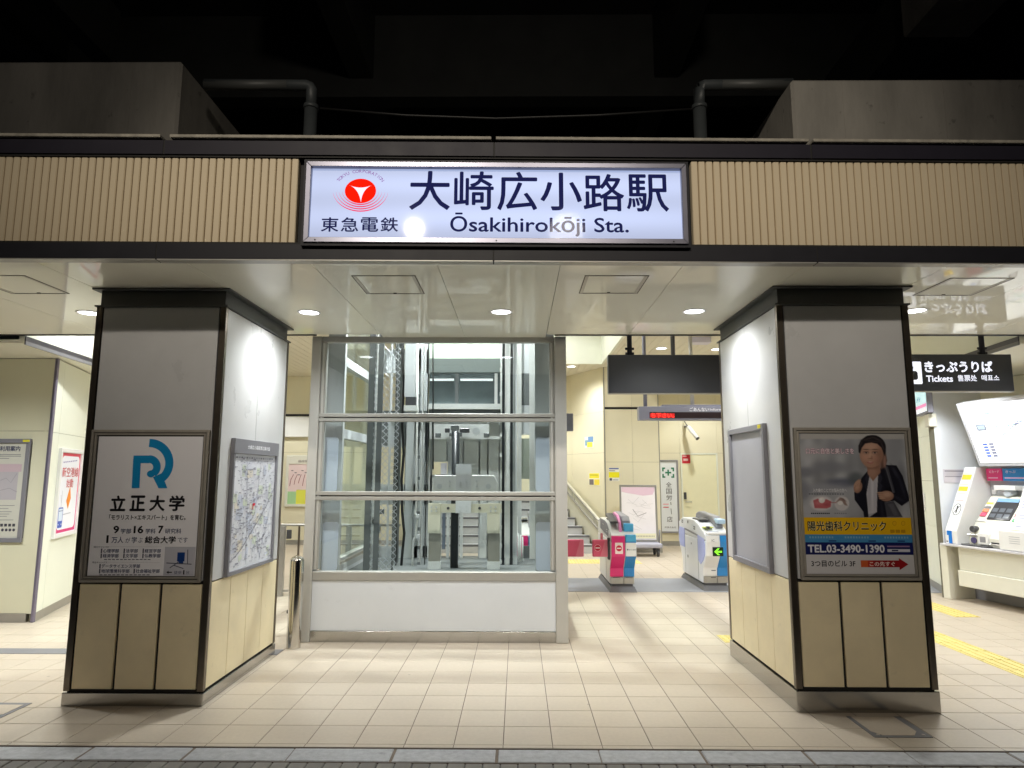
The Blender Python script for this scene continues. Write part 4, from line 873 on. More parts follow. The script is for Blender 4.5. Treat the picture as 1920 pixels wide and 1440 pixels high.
build(MB().tube([c0, c0.lerp(c1, .05), c1], [.035, .048, .045], W_PLAS, 12).tube([c1, c1+(c1-c0)*.03], [.05, .045], D_GREY, 12), 'camera_body', t)
build(MB().tube([Vector((c0.x-.02, HALL_Y, c0.z+.02)), c0], .03, M_GREY, 8).tube([c0, c0+Vector((-.05, .1, .12)), Vector((c0.x-.03, HALL_Y, c0.z+.14))], .01, D_GREY, 6), 'bracket', t)
q0, q1 = FB.px(1238, 997, .03), FB.px(1272, 864, .03)
t = thing('vertical_sign', 'tall white hanging sign with green cross emblem and brush writing beside the door', 'sign', FB.P((q0[0]+q1[0])/2, q0[1], 0))
a0, a1, b0, b1 = 3.30, 3.76, .29, 1.975
build(MB().frame(FB, a0, a1, b0, b1, .035, 0, .05, M_GREY), 'frame', t, .004); build(MB().fbox(FB, a0+.03, a1-.03, b0+.03, b1-.03, 0, .03, pm(228, 232, 238)), 'sheet', t)
pr = Print(FB, .031); GN = pm(40, 124, 92); cx, cz = (a0+a1)/2, 1.68
for sx in (-1, 1):
    for sz in (-1, 1): pr.rect_ab(cx+sx*.07, cz+sz*.12, cx+sx*.14, cz+sz*.085, GN, 1); pr.rect_ab(cx+sx*.14, cz+sz*.12, cx+sx*.105, cz+sz*.03, GN, 2)
pr.rect_ab(cx-.07, cz-.018, cx+.07, cz+.018, GN, 1); pr.rect_ab(cx-.018, cz-.07, cx+.018, cz+.07, GN, 2)
for i, ch in enumerate('全国労'): pr.text_ab(ch, cx-.06, 1.34-i*.15, cx+.07, 1.46-i*.15, K, 1)
pr.stroke_ab([(cx+.04, 1.0), (cx+.045, .93)], .014, K, 1); pr.stroke_ab([(cx-.14, .95), (cx-.01, .95)], .016, pm(230, 120, 130), 1); pr.stroke_ab([(cx-.14, .88), (cx-.01, .88)], .02, pm(210, 60, 80), 1); pr.stroke_ab([(cx+.04, .85), (cx+.05, .72)], .012, K, 1)
pr.text_ab('店', cx-.06, .54, cx+.07, .67, K, 1); pr.text_ab('労株式会社', cx-.12, .40, cx+.15, .44, K, 1)
pr.rect_ab(a1-.10, b1-.03, a1-.03, b1-.008, pm(220, 220, 60), 24); pr.done('print', t)
# left gap: lit box, framed map on the back wall
o = tag(build(MB().fbox(FB, -6.4, -4.6, 2.50, 2.98, -.01, .10, WHITE_P), 'wall_box', None, .006), 'plain white box panel high on the back wall left of the lift', 'wall box')
build(MB().fbox(FB, -6.4, -4.6, 3.0, 3.05, 0, .03, DARK), 'dark_line', o)
t = thing('wall_map', 'framed coloured route map on the back wall left of the lift', 'map', FB.P(-5.0, .87, 0))
build(MB().frame(FB, -5.48, -4.5, .87, 2.07, .06, 0, .05, C_PLAS).fbox(FB, -5.42, -4.56, 1.86, 2.01, 0, .045, C_PLAS), 'frame', t, .004); build(MB().fbox(FB, -5.43, -4.55, .92, 2.02, 0, .03, pm(228, 206, 206)), 'sheet', t)
pr = Print(FB, .031)
pr.rect_ab(-5.42, .93, -5.22, 1.22, pm(166, 206, 156), 1); pr.rect_ab(-5.22, .93, -5.0, 1.26, pm(224, 224, 90), 1); pr.rect_ab(-5.0, .93, -4.56, 1.24, pm(226, 170, 120), 1)
for k in range(7): pr.stroke_ab([(-5.38+.1*k, 1.35+.03*(k % 3)), (-5.36+.1*k, 1.5), (-5.30+.09*k, 1.62)], .014, pm(150, 80, 84), 2)
for k in range(9): pr.rect_ab(-5.36+.08*k, 1.70-.05*(k % 3), -5.31+.08*k, 1.72-.05*(k % 3), pm(110, 100, 110), 2)
pr.done('print', t)
pr = Print(FB, .0505); pr.text_ab('路線案内', -5.2, 1.90, -4.9, 1.96, pm(150, 140, 140), 1); pr.done('title', t)
# steel railing behind the left pillar
t = thing('railing', 'low steel railing with thin uprights behind the left pillar', 'railing', (-2.9, 9.2, 0))
zt, zbm = .955, .015
mb = MB().box(-3.6, -1.6, 9.17, 9.23, zt-.03, zt, STEEL_M); build(mb, 'top_rail', t, .006)
for x in (-3.20, -2.30): build(MB().box(x-.035, x+.035, 9.17, 9.23, 0, zt-.03, STEEL_M), 'post', t, .005)
for x in (-2.98, -2.79, -2.6, -2.42): build(MB().box(x-.012, x+.012, 9.19, 9.21, .06, zt-.03, BRONZE), 'upright', t)
build(MB().box(-3.165, -1.6, 9.185, 9.215, .055, .085, STEEL_M), 'bottom_rail', t)
build(MB().box(-3.13, -3.07, 9.13, 9.17, .76, .88, D_GREY), 'latch', t, .004)
# bollard
bx, by = -2.122, 6.53
t = thing('bollard', 'polished steel bollard with domed top left of the lift', 'bollard', (bx, by, 0))
n = 32; prof = [(.066, 0), (.066, .80)]+[(.066*math.cos(a), .80+.052*math.sin(a)) for a in [math.pi/2*k/6 for k in range(1, 6)]]+[(.004, .852)]
pts = [(bx+r*math.cos(2*math.pi*k/n), by+r*math.sin(2*math.pi*k/n), h) for r, h in prof for k in range(n)]
mb = MB(); mb.add(pts, [(i*n+k, i*n+(k+1) % n, (i+1)*n+(k+1) % n, (i+1)*n+k) for i in range(len(prof)-1) for k in range(n)], mat('polished_steel', (.62, .60, .56), .14, metal=1), True); mb.add(pts[-n:], [list(range(n))], MATS['polished_steel'], True)
build(mb, 'bollard_tube', t)
build(MB().cyl(Frame((bx, by, 0), (0, 1, 0), (-1, 0, 0)), 0, .33, .06, .074, .018, D_GREY, 12), 'lock_hole', t)

# ================================================================== LIFT
YL = 6.745; FLT = FY(YL)
lf = thing('lift_shaft', 'glazed lift shaft with steel frame above a white panel', 'lift', (-.83, YL+1, 0))
LX0, LX1 = -2.035, .372
for x0_, x1_ in ((.374, .494), (LX0-.10, LX0-.002)): build(MB().box(x0_, x1_, YL-.01, YL+.16, 0, SOF+.01, ALU_L), 'front_post', lf, .006)
for x0_ in (LX0, LX1-.05): build(MB().fbox(FLT, x0_, x0_+.05, .69, 2.98, -.08, -.012, ALU).fbox(FLT, x0_+.012, x0_+.032, .69, 2.98, -.013, -.004, ALU_L), 'inner_jamb', lf, .002)
build(MB().fbox(FLT, LX0, LX1, .586, .672, -.09, .008, ALU), 'sill', lf, .006)
for b0, b1 in ((1.368, 1.405), (1.417, 1.455), (2.16, 2.196), (2.206, 2.243)): build(MB().fbox(FLT, LX0-.01, LX1+.01, b0, b1, -.07, .004, ALU), 'rail', lf, .004)
build(MB().fbox(FLT, LX0-.008, LX1+.008, 1.404, 1.418, -.07, -.012, DARK).fbox(FLT, LX0-.008, LX1+.008, 2.195, 2.207, -.07, -.012, DARK), 'rail_groove', lf)
build(MB().fbox(FLT, LX0, LX1, 2.985, SOF+.01, -.08, -.004, ALU), 'head', lf, .004)
for b0, b1 in ((.672, 1.368), (1.455, 2.16), (2.243, 2.985)): build(MB().fbox(FLT, LX0+.05, LX1-.05, b0, b1, -.040, -.032, GLASS), 'glass_pane', lf)
build(MB().fbox(FLT, LX0, LX1, .108, .585, -.05, -.004, mat('lift_white_panel', (.69, .72, .76), .3, var=.05, vscale=2, spots=.05)), 'white_panel', lf, .002)
build(MB().fbox(FLT, LX0, LX1, .0, .104, -.05, .0, STEEL_H), 'plinth', lf, .003)
# body of the shaft behind the white panel, side walls, rear frame
LB = 9.0
build(MB().box(LX0, LX1, YL+.06, LB, .0, .56, LIFT_D), 'pit', lf)
for u0, u1 in ((608, 641), (1003, 1040)):
    a0, a1 = FY(6.98).px(u0, 850)[0], FY(6.98).px(u1, 850)[0]; build(MB().box(a0, a1, 6.98, 7.05, .56, 3.6, mat('shaft_side_grey', (.46, .48, .48), .45, var=.04)), 'side_mullion', lf)
    for v0, v1 in ((820, 922), (979, 1070)):
        q0, q1 = FY(6.96).px(u0+(-6 if u0 < 800 else 2), v1), FY(6.96).px(u1-(6 if u0 < 800 else 4), v0)
        P = rrect(q0[0], max(q0[1], .60), q1[0], q1[1], .03, 4); build(MB().prism([(a, 6.955, b_) for a, b_ in P], [(a, 6.965, b_) for a, b_ in P], FROST), 'frosted_plate', lf)
# left side glazing of the shaft (steel uprights and sloping-looking transoms)
SX = -1.93
for y0_, y1_ in ((7.05, 7.16), (9.05, 9.25)): build(MB().box(SX-.06, SX+.02, y0_, y1_, .56, 3.9, LIFT_G), 'side_upright', lf)
for z0_, z1_ in ((.60, .66), (.70, .73), (2.02, 2.12), (2.82, 2.92)): build(MB().box(SX-.06, SX+.02, 7.16, 9.05, z0_, z1_, LIFT_G if z0_ > 1 else ALU_L), 'side_transom', lf)
for z0_, z1_ in ((.73, 2.02), (2.12, 2.82), (2.92, 3.8)): build(MB().box(SX-.025, SX-.017, 7.16, 9.05, z0_, z1_, GLASS_S), 'side_pane', lf)
build(MB().box(SX-.06, SX+.02, 7.16, 9.05, .0, .60, W_PLAS), 'side_skirt', lf)
RXw = .36
for z0_, z1_ in ((.60, .66), (2.02, 2.12), (2.92, 3.0)): build(MB().box(RXw-.02, RXw+.06, 7.05, 9.0, z0_, z1_, LIFT_G), 'side_transom', lf)
build(MB().box(RXw+.0, RXw+.06, 8.9, 9.05, 0, 3.9, LIFT_G), 'side_upright', lf)
build(MB().box(RXw+.015, RXw+.023, 7.05, 8.9, .66, 2.95, GLASS_S), 'side_pane', lf)
def lb(name, Y, u0, v0, u1, v1, m, th=.04, parent=lf, bev=0):
    F = FY(Y); a0, b0 = F.px(u0, v1); a1, b1 = F.px(u1, v0)
    return build(MB().box(a0, a1, Y, Y+th, b0, b1, m), name, parent, bev)
VT, VB = 600, 1075
# rear frame of the shaft: posts with slots through which the hall shows
YR = 8.75
lb('rear_post', YR, 695, VT, 715, VB, LIFT_L); lb('rear_post', YR, 724, VT, 735, VB, LIFT_G)
lb('rear_post', YR, 756, VT, 781, VB, LIFT_G, .06)
for v0, v1, m in ((VT, 640, LIFT_L), (780, 838, LIFT_G), (908, 922, LIFT_G), (1026, VB, LIFT_G)): lb('rear_infill', YR+.02, 715, v0, 757, v1, m)
lb('rear_transom', YR-.01, 690, 770, 803, 782, LIFT_D); lb('rear_post', YR, 970, VT, 978, VB, LIFT_L)
lb('rear_post', YR-.05, 993, VT, 1004, VB, LIFT_L, .05)
lb('rear_infill', YR+.02, 978, 640, 993, 700, LIFT_G); lb('rear_infill', YR+.02, 975, 760, 994, 815, LIFT_G); lb('rear_infill', YR+.02, 978, 822, 993, 898, mat('green_grey_panel', (.34, .37, .31), .5)); lb('rear_infill', YR+.03, 980, 1024, 994, VB, LIFT_D)
lb('rear_infill', YR+.02, 978, 700, 994, 760, LIFT_D)
# guide rails: light channel plus black running strip each side
YG = 8.15
lb('guide_rail', YG, 785, VT, 796, VB, LIFT_L, .08); lb('rail_strip', YG-.02, 796, VT, 804, VB, LIFT_B, .06)
lb('rail_strip', YG-.02, 940, VT, 947, VB, LIFT_B, .06); lb('guide_rail', YG, 947, VT, 956, VB, LIFT_L, .08); lb('rail_strip', YG-.01, 956, VT, 962, VB, LIFT_B, .05); lb('guide_rail', YG+.02, 962, VT, 970, VB, LIFT_G, .06)
for v in (690, 735, 812, 850, 890, 955, 985, 1020, 1050): lb('rail_clip', YG-.03, 937, v, 941, v+7, LIFT_L, .03); lb('rail_clip', YG-.03, 782, v+4, 787, v+10, LIFT_D, .03)
# chain-link screen in front of the cable run
YM = 7.55; F = FY(YM); a0, b0 = F.px(692, 1068); a1, b1 = F.px(752, 650); mb = MB(); st_ = .075
def wire(p, q): mb.tube([F.P(*p, 0), F.P(*q, 0)], .0036, WIRE, 4, False)
n = int((b1-b0)/st_)+1; wd = a1-a0
for k in range(-int(wd/st_)-1, n+1):
    for sgn in (1, -1):
        pts = []
        y0_ = b0+k*st_ if sgn == 1 else b0+k*st_+wd
        t0, t1 = 0, wd
        z0_, z1_ = y0_, y0_+sgn*wd
        lo, hi = b0, b1
        def clipt(zv): return (zv-z0_)/(z1_-z0_)*wd
        ts = sorted((clipt(lo), clipt(hi))); t0 = max(0, ts[0]); t1 = min(wd, ts[1])
        if t1-t0 > .005: wire((a0+t0, z0_+sgn*t0), (a0+t1, z0_+sgn*t1))
o = build(mb, 'mesh_screen', lf); o['kind'] = 'stuff'
lb('screen_post', YM, 692, VT, 695, VB, LIFT_D, .03); lb('screen_post', YM-.01, 708, VT, 712, VB, LIFT_D, .03); lb('screen_post', YM, 736, VT, 745, VB, LIFT_D, .03)
# counterweight cage (dark) between post and panel
lb('counterweight', 8.3, 716, 770, 723, 835, LIFT_D, .2); lb('cage_bar', 8.3, 745, VT, 748, VB, LIFT_D, .05)
for u0, v0, u1, v1 in ((697, 970, 706, 984), (707, 955, 719, 964), (706, 985, 712, 1000)): lb('limit_switch', 7.7, u0, v0, u1, v1, LIFT_D, .06, lf, .004)
lb('upper_box', 8.0, 758, VT, 781, 744, LIFT_G, .2); lb('upper_motor', 7.95, 760, 744, 780, 760, D_GREY, .15); lb('upper_bracket', 7.95, 757, 760, 782, 770, LIFT_L, .15)
for v in (940, 975, 1010): pass
# cables and conduit
t = thing('travelling_cable', 'thick black cable hanging inside the lift shaft left of the guide rail', 'cable', at(752, 1070, 'y', 8.05))
pts = [at(u, v, 'y', 8.05) for u, v in ((756, 600), (755, 680), (757, 720), (754, 800), (757, 850), (753, 900), (754, 960), (758, 1000), (754, 1040), (751, 1075))]; build(MB().tube(pts, .016, CABLE, 8), 'cable_run', t)
t = thing('thin_cable', 'thin black cable hanging beside the mesh screen in the lift shaft', 'cable', at(744, 1070, 'y', 8.05))
pts = [at(u, v, 'y', 8.05) for u, v in ((742, 600), (744, 780), (742, 850), (745, 900), (742, 960), (744, 1020), (741, 1075))]; build(MB().tube(pts, .008, CABLE, 6), 'cable_run', t)
t = thing('slack_cable', 'thin black cable running down left of the lift crosshead', 'cable', at(812, 870, 'y', 7.9))
build(MB().tube([at(812, v, 'y', 7.9) for v in (600, 700, 800, 880)], .010, CABLE, 6), 'cable_run', t)
t = thing('conduit', 'grey bent conduit pipe beside the left guide rail of the lift', 'pipe', at(780, 1070, 'y', 8.05))
pts = [at(u, v, 'y', 8.02) for u, v in ((783, 640), (782, 780), (781, 850), (781, 950), (778, 962), (784, 970), (781, 985), (780, 1005), (776, 1012), (774, 1030), (774, 1075))]; build(MB().tube(pts, .014, LIFT_L, 8), 'conduit_run', t)
for v in (968, 1006): build(MB().cyl(FY(8.0), *FY(8.0).px(784, v), -.02, .03, .025, LIFT_G, 10), 'conduit_clamp', t)
for u in (972, 976, 980): build(MB().tube([at(u, 1000+(u % 3)*3, 'y', 8.4), at(u, 1075, 'y', 8.4)], .010, LIFT_L, 6), 'pipe', lf)
# lift car: dark glazed car front hanging in the upper pane, with its sling and machinery below
lc = thing('lift_car', 'dark glazed lift car stopped behind the top pane', 'lift car', at(870, 770, 'y', 8.45))
YC = 8.45
lb('car_header', YC-.02, 804, 672, 938, 698, mat('car_grey_green', (.26, .30, .29), .4), .1, lc); lb('car_pane', YC, 804, 698, 938, 757, CAR_GL, .06, lc); lb('car_rail', YC-.03, 800, 757, 938, 767, LIFT_L, .08, lc); lb('car_underside', YC, 804, 767, 938, 777, LIFT_D, .3, lc)
lb('car_stile', YC-.02, 927, 700, 933, 757, LIFT_L, .03, lc); lb('car_stile', YC-.02, 853, 700, 860, 757, LIFT_D, .03, lc)
LS = mat('strip_reflection', (.8, .8, .8), .4, emit=(.8, .92, .9), est=.55)  # glowing strips painted in as tube reflections on the car glass
for u0, u1 in ((806, 851), (863, 924)): lb('strip_reflection', YC-.03, u0, 710, u1, 714, LS, .02, lc)
lb('car_back', YC+.5, 804, 641, 938, 674, mat('pale_green_panel', (.62, .74, .58), .5), .03, lc)
# plunger and crosshead
sl = thing('lift_crosshead', 'bolted grey crosshead and legs on the black hydraulic plunger of the lift', 'lift machinery', at(870, 1070, 'y', 7.8))
YH = 7.75
F = FY(YH); a0, b0 = F.px(844, 1080); a1, b1 = F.px(858, 808); build(MB().tube([((a0+a1)/2, YH+.12, .4), ((a0+a1)/2, YH+.12, b1)], .046, LIFT_B, 16), 'plunger', sl)
P = [F.px(*q) for q in ((816, 891), (855, 891), (855, 876), (858, 873), (880, 873), (883, 876), (883, 891), (926, 891), (934, 906), (934, 922), (812, 922), (812, 906))]
build(MB().prism([F.P(*q, .0) for q in P], [F.P(*q, .03) for q in P], LIFT_L), 'crosshead_plate', sl, .004)
lb('crosshead_tongue', YH-.035, 854, 870, 884, 962, mat('lift_white_grey', (.62, .63, .64), .4), .02, sl)
lb('crossbar', YH+.03, 803, 945, 948-8, 961, LIFT_Y, .03, sl)
lb('sling_beam', YH+.18, 806, 818, 938, 823, LIFT_L, .05, sl)
for u0, u1 in ((802, 826), (913, 937)):
    lb('leg', YH, u0, 944, u1, 1000, LIFT_Y, .05, sl); lb('leg', YH+.005, u0+1, 1000, u1, 1053, mat('lift_taupe', (.28, .27, .23), .5, var=.08), .05, sl); lb('leg_foot', YH-.002, u0, 1053, u1, 1075, LIFT_L, .05, sl)
for u, v in ((844, 902), (844, 912), (872-8, 904), (875, 904), (894, 902), (894, 912), (863, 950), (875, 950), (863, 958), (875, 958), (809, 951), (818, 951), (809, 958), (818, 958), (920, 951), (929, 951), (920, 958), (929, 958)):
    build(MB().cyl(FY(YH-.03), *FY(YH-.03).px(u, v), -.005, .014, .011, LIFT_G, 8), 'bolt', sl)
for u in (825, 916): build(MB().cyl(F, *F.px(u, 912), .03, .036, .03, LIFT_G, 16), 'disc', sl)
for u in (840, 899): build(MB().cyl(F, *F.px(u, 953), -.03, -.005 if u < 860 else .0, .016, D_GREY, 12), 'pin', sl)
# machine deck above the sling
for u0, v0, u1, v1, m in ((834, 803, 843, 811, D_GREY), (845, 797, 860, 806, LIFT_D), (862, 803, 880, 811, D_GREY), (816, 812, 826, 820, LIFT_D), (842, 811, 850, 818, LIFT_D), (858, 811, 866, 818, LIFT_D), (907, 812, 917, 820, LIFT_D), (846, 806, 858, 826, LIFT_D)): lb('machine_block', YH+.1, u0, v0, u1, v1, m, .06, sl, .004)
build(MB().cyl(FY(YH+.1), *FY(YH+.1).px(893, 809), -.02, .03, .045, LIFT_G, 18), 'machine_wheel', sl); lb('machine_plate', YH+.19, 806, 795, 917, 818, LIFT_L, .03, sl)
# rear panels seen through the sling
RP = mat('rear_panel_grey', (.68, .69, .66), .45, var=.05)
for u0, v0, u1, v1, m in ((800, 779, 808, 1075, LIFT_L), (809, 779, 838, 866, RP), (838, 779, 868, 962, LIFT_G), (868.5, 779, 898, 962, RP), (898.5, 779, 914, 1075, RP), (914.5, 779, 936, 1075, LIFT_L), (809, 895, 837.5, 962, RP), (809, 962.5, 828, 1075, RP), (836, 962.5, 843, 1075, LIFT_L), (843.5, 962.5, 861, 1075, LIFT_G), (861.5, 962.5, 868, 1075, LIFT_L), (828.5, 1052, 835.5, 1075, LIFT_D), (868.5, 1052, 898, 1075, LIFT_G), (828.5, 962.5, 835.5, 1030, mat('slate_glass', (.16, .19, .24), .2)), (781.5, 640, 800, 1075, LIFT_G), (936.5, 640, 957, 1075, RP), (957.5, 640, 970, 1075, LIFT_G)): lb('rear_panel', YR+.03, u0, v0, u1, v1, m)
for u0, v0, u1, v1 in ((868, 868, 898, 871), (868, 876, 898, 879), (868, 824, 898, 826), (809, 864, 838, 866)): lb('panel_rib', YR, u0, v0, u1, v1, LIFT_L)
for u0, v0, u1, v1 in ((797, 779, 970, 866), (838, 860, 970, 962), (896, 955, 940, 1075), (797, 862, 811, 1075), (806, 1050, 940, 1078), (687, 600, 716, 1078), (723, 600, 739, 1078), (754, 600, 806, 1078), (700, 780, 806, 838), (700, 908, 806, 946), (700, 1024, 806, 1078), (806, 890, 840, 962), (700, 655, 806, 700)): lb('rear_backing', YR+.10, u0, v0, u1, v1, LIFT_G, .02)
lb('wall_paper', 9.6, 826, 868, 838, 896, pm(214, 214, 226), .01)

# ================================================================== HANGING SIGNS
YS = 6.76
def hang_sign(name, u0, v0, u1, v1, lab, poles, depth=.09):
    F = FY(YS); a0, b1 = F.px(u0, v0); a1, b0 = F.px(u1, v1)
    t = thing(name, lab, 'sign', ((a0+a1)/2, YS, b0))
    build(MB().fbox(F, a0, a1, b0, b1, -depth, 0, SIGN_BLK), 'sign_panel', t, .006); build(MB().fbox(F, a0, a1, b0-.006, b0, -depth+.01, -.01, ALU), 'bottom_trim', t)
    for p in poles:
        a = F.px(p, v0)[0]; build(MB().tube([F.P(a, b1, -.045), F.P(a, 3.6, -.045)], .026, BLACK_M, 12), 'pole', t)
        for dz in (.02, .07): build(MB().tube([F.P(a-.045, b1+dz, -.045), F.P(a+.045, b1+dz, -.045)], .013, BLACK_M, 8), 'clamp', t)
    return t, F, a0, a1, b0, b1
hang_sign('hanging_sign', 1140, 665, 1452, 737, 'blank black hanging sign beside the right pillar', (1182, 1420))
t, F, a0, a1, b0, b1 = hang_sign('hanging_sign', 1632, 664, 1903, 733, 'black hanging ticket sign with white pictogram and Japanese writing', (1848, 1660))
TW = mat('lit_white_letter', (.85, .85, .88), .3, emit=(.92, .95, 1.1), est=.95)
pr = Print(F, .0008)
ia0, ib1 = pr.ab(1690, 678); ia1, ib0 = pr.ab(1730, 720)
pr.poly_ab(rrect(ia0, ib0, ia1, ib1, .014, 4), TW, 1)
cx = ia0+(ia1-ia0)*.52; h_ = ib1-ib0
pr.ell_ab(cx, ib1-h_*.27, h_*.065, h_*.065, SIGN_BLK, 2, 16); pr.poly_ab(rrect(cx-h_*.21, ib0+h_*.18, cx+h_*.23, ib0+h_*.58, h_*.1, 4), SIGN_BLK, 2)
pr.text('きっぷうりば', 1734, 677, 1860, 698, TW, 1, .03)
pr.text('Tickets', 1737, 704, 1786, 716, TW, 1, .02); pr.text('售票处', 1796, 703, 1831, 715, TW, 1, .01); pr.text('매표소', 1841, 703, 1873, 714, TW, 1, .01)
pr.done('lettering', t)
# information display over the gates
YI = 9.6; F = FY(YI); a0, b1 = F.px(1198, 762); a1, b0 = F.px(1480, 788)
t = thing('information_display', 'grey overhead display with red scrolling letters above the ticket gates', 'display', ((a0+a1)/2, YI, b0))
build(MB().fbox(F, a0, a1, b0, b1, -.16, 0, INFO_P), 'display_case', t, .008)
build(MB().fbox(F, a0+.34, a1-.1, b1+.002, b1+.028, -.14, -.01, INFO_P), 'top_cover', t, .004)
l0 = F.px(1218, 784); l1 = F.px(1480, 773); build(MB().fbox(F, l0[0], a1-.05, l0[1], l1[1], -.01, .004, mat('led_matrix', (.035, .022, .024), .3)), 'led_strip', t)
for u in (1212, 1301, 1400):
    a = F.px(u, 760)[0]; build(MB().tube([F.P(a, b1, -.08), F.P(a, HALL_Z, -.08)], .028, ALU_L if u != 1212 else INFO_P, 10), 'hanger', t)
LED = mat('red_led', (.3, .01, .01), .4, emit=(1, .05, .03), est=2.2); LEDG = mat('red_led_glow', (.2, .01, .01), .4, emit=(1, .02, .02), est=.55)
pr = Print(F, .0048); pr.rect(1219, 775, 1265, 783, LEDG, 1); pr.text('ち下さい。', 1221, 774.5, 1264, 783.5, LED, 2, .015)
pr.done('led_letters', t)
pr = Print(F, .0008); pr.text('ごあんない', 1293, 764, 1329, 771, pm(240, 240, 246), 1, .02); pr.text('Information', 1331, 765.5, 1372, 770, pm(240, 240, 246), 1, .01); pr.done('heading', t)
# dark poles hanging further back behind the blank sign
t = thing('hanging_rod', 'thin dark ceiling rod behind the top of the blank black sign', 'rod', at(1262, 665, 'y', 9.0))
for u in (1262,): 
    p_ = at(u, 665, 'y', 9.0); build(MB().tube([p_-Vector((0, 0, .12)), Vector((p_.x, 9.0, HALL_Z))], .03, D_GREY, 10), 'rod', t); build(MB().tube([Vector((p_.x, 9.0, HALL_Z-.02)), Vector((p_.x, 9.0, HALL_Z))], .06, D_GREY, 12), 'flange', t)
# grey flag box by the lift edge
p_ = at(1062, 775, 'y', 9.0); q_ = at(1075, 808, 'y', 9.0)
o = tag(build(MB().box(p_.x-.25, q_.x, 9.0, 9.1, q_.z, p_.z, INFO_P), 'wall_sign', None, .006), 'small grey sign box beside the lift post', 'sign box')

# ================================================================== TICKET GATES
def gate_body(x0, x1, y0, left_m, right_m, side_m, lab):
    t = thing('ticket_gate', lab, 'ticket gate', ((x0+x1)/2, y0+.65, 0), 'ticket gates in a row')
    mid = (x0+x1)/2+.02; Y = lambda d: y0+d
    low = [(.10, .10), (.08, .30), (-.10, .50), (-.12, .70), (1.45, .70), (1.42, .52), (1.26, .30), (1.24, .10)]
    build(MB().prism([(x0, Y(d), h) for d, h in low], [(x1, Y(d), h) for d, h in low], side_m), 'lower_body', t, .012, 2)
    top = [(-.11, .704), (-.10, .79), (.06, .84), (.30, .92), (.48, .955), (1.20, .955), (1.44, .88), (1.45, .704)]
    build(MB().prism([(x0+.004, Y(d), h) for d, h in top], [(x1-.004, Y(d), h) for d, h in top], side_m), 'upper_body', t, .015, 2)
    build(MB().box(x0+.03, x1-.03, Y(.06), Y(1.28), 0, .10, D_GREY).prism([(x0-.02, Y(-.02), 0), (x1+.02, Y(-.02), 0), (x1+.02, Y(1.32), 0), (x0-.02, Y(1.32), 0)], [(x0+.01, Y(.05), .07), (x1-.01, Y(.05), .07), (x1-.01, Y(1.27), .07), (x0+.01, Y(1.27), .07)], mat('gate_plinth', (.13, .13, .14), .5)), 'plinth', t, .004)
    # coloured front cheeks follow the curved front
    fr0 = [(.072, .20), (.055, .32), (-.118, .50), (-.135, .70), (-.128, .78)]
    for xa, xb, m in ((x0+.004, mid-.004, left_m), (mid+.004, x1-.004, right_m)):
        build(MB().prism([(xa, Y(d), h) for d, h in fr0]+[(xa, Y(d+.03), h) for d, h in fr0[::-1]], [(xb, Y(d), h) for d, h in fr0]+[(xb, Y(d+.03), h) for d, h in fr0[::-1]], m), 'front_cheek', t, .006, 2)
    build(MB().box(x0+.01, mid-.003, Y(.07), Y(.12), .10, .195, STEEL_M).box(mid+.003, x1-.01, Y(.07), Y(.12), .10, .195, STEEL_M), 'front_kick', t, .004)
    # hood on top
    hood = [(.10, .86), (.16, .97), (.26, 1.03), (1.0, 1.06), (1.15, 1.03), (1.2, .95), (.45, .95), (.3, .915)]
    build(MB().prism([(x1-.15, Y(d), h) for d, h in hood], [(x1-.03, Y(d), h) for d, h in hood], M_GREY), 'hood', t, .02, 2)
    build(MB().box(x0+.05, x1-.16, Y(.35), Y(.75), .955, .975, D_GREY), 'ticket_slot', t, .006)
    return t
G1X, G2X, GY1, GY2 = 1.300, 2.642, 9.60, 9.70
def no_entry(F, a, b, c, r, parent, plate=None):
    pr = Print(F, c)
    if plate: pr.poly_ab(rrect(a-r*1.35, b-r*1.9, a+r*1.35, b+r*1.9, .006, 3), pm(244, 224, 224), 1)
    pr.ell_ab(a, b, r*1.12, r*1.12, pm(250, 200, 210), 2, 24); pr.ell_ab(a, b, r, r, pm(196, 26, 56), 3, 24); pr.rect_ab(a-r*.75, b-r*.18, a+r*.75, b+r*.18, pm(246, 240, 240), 4)
    pr.done('no_entry_mark', parent)
g1 = gate_body(G1X, G1X+.35, GY1, PINK, BLUE, mat('gate_warm_white', (.66, .655, .62), .35), 'ticket gate with pink and blue front and no-entry signs')
F1 = FY(GY1-.136)
xm = G1X+.195
build(MB().box(xm+.004, G1X+.346, GY1-.136, GY1-.10, .70, .80, LBLUE).box(xm+.004, G1X+.346, GY1-.142, GY1-.11, .505, .69, W_PLAS), 'reader_front', g1, .006)
P_ = [(GY1-.10, .79), (GY1+.10, .86), (GY1+.10, .92), (GY1+.06, .93)]
build(MB().box(xm+.01, G1X+.34, GY1+.02, GY1+.10, .82, .94, LBLUE), 'reader_block', g1, .01)
hd = [(GY1+.0, .80), (GY1+.08, .96), (GY1+.30, 1.05), (GY1+.62, 1.07), (GY1+.62, 1.03), (GY1+.32, 1.01), (GY1+.12, .93), (GY1+.06, .80)]
build(MB().prism([(xm-.06, y, h) for y, h in hd], [(xm-.02, y, h) for y, h in hd], mat('pink_trim', (.72, .25, .48), .3)), 'pink_arch', g1, .006)
build(MB().prism([(G1X+.02, GY1+.1, .94), (G1X+.13, GY1+.1, .94), (G1X+.13, GY1+.6, 1.03), (G1X+.02, GY1+.6, 1.03)], [(G1X+.02, GY1+.1, .965), (G1X+.13, GY1+.1, .965), (G1X+.13, GY1+.6, 1.055), (G1X+.02, GY1+.6, 1.055)], D_GREY), 'top_screen', g1, .006)
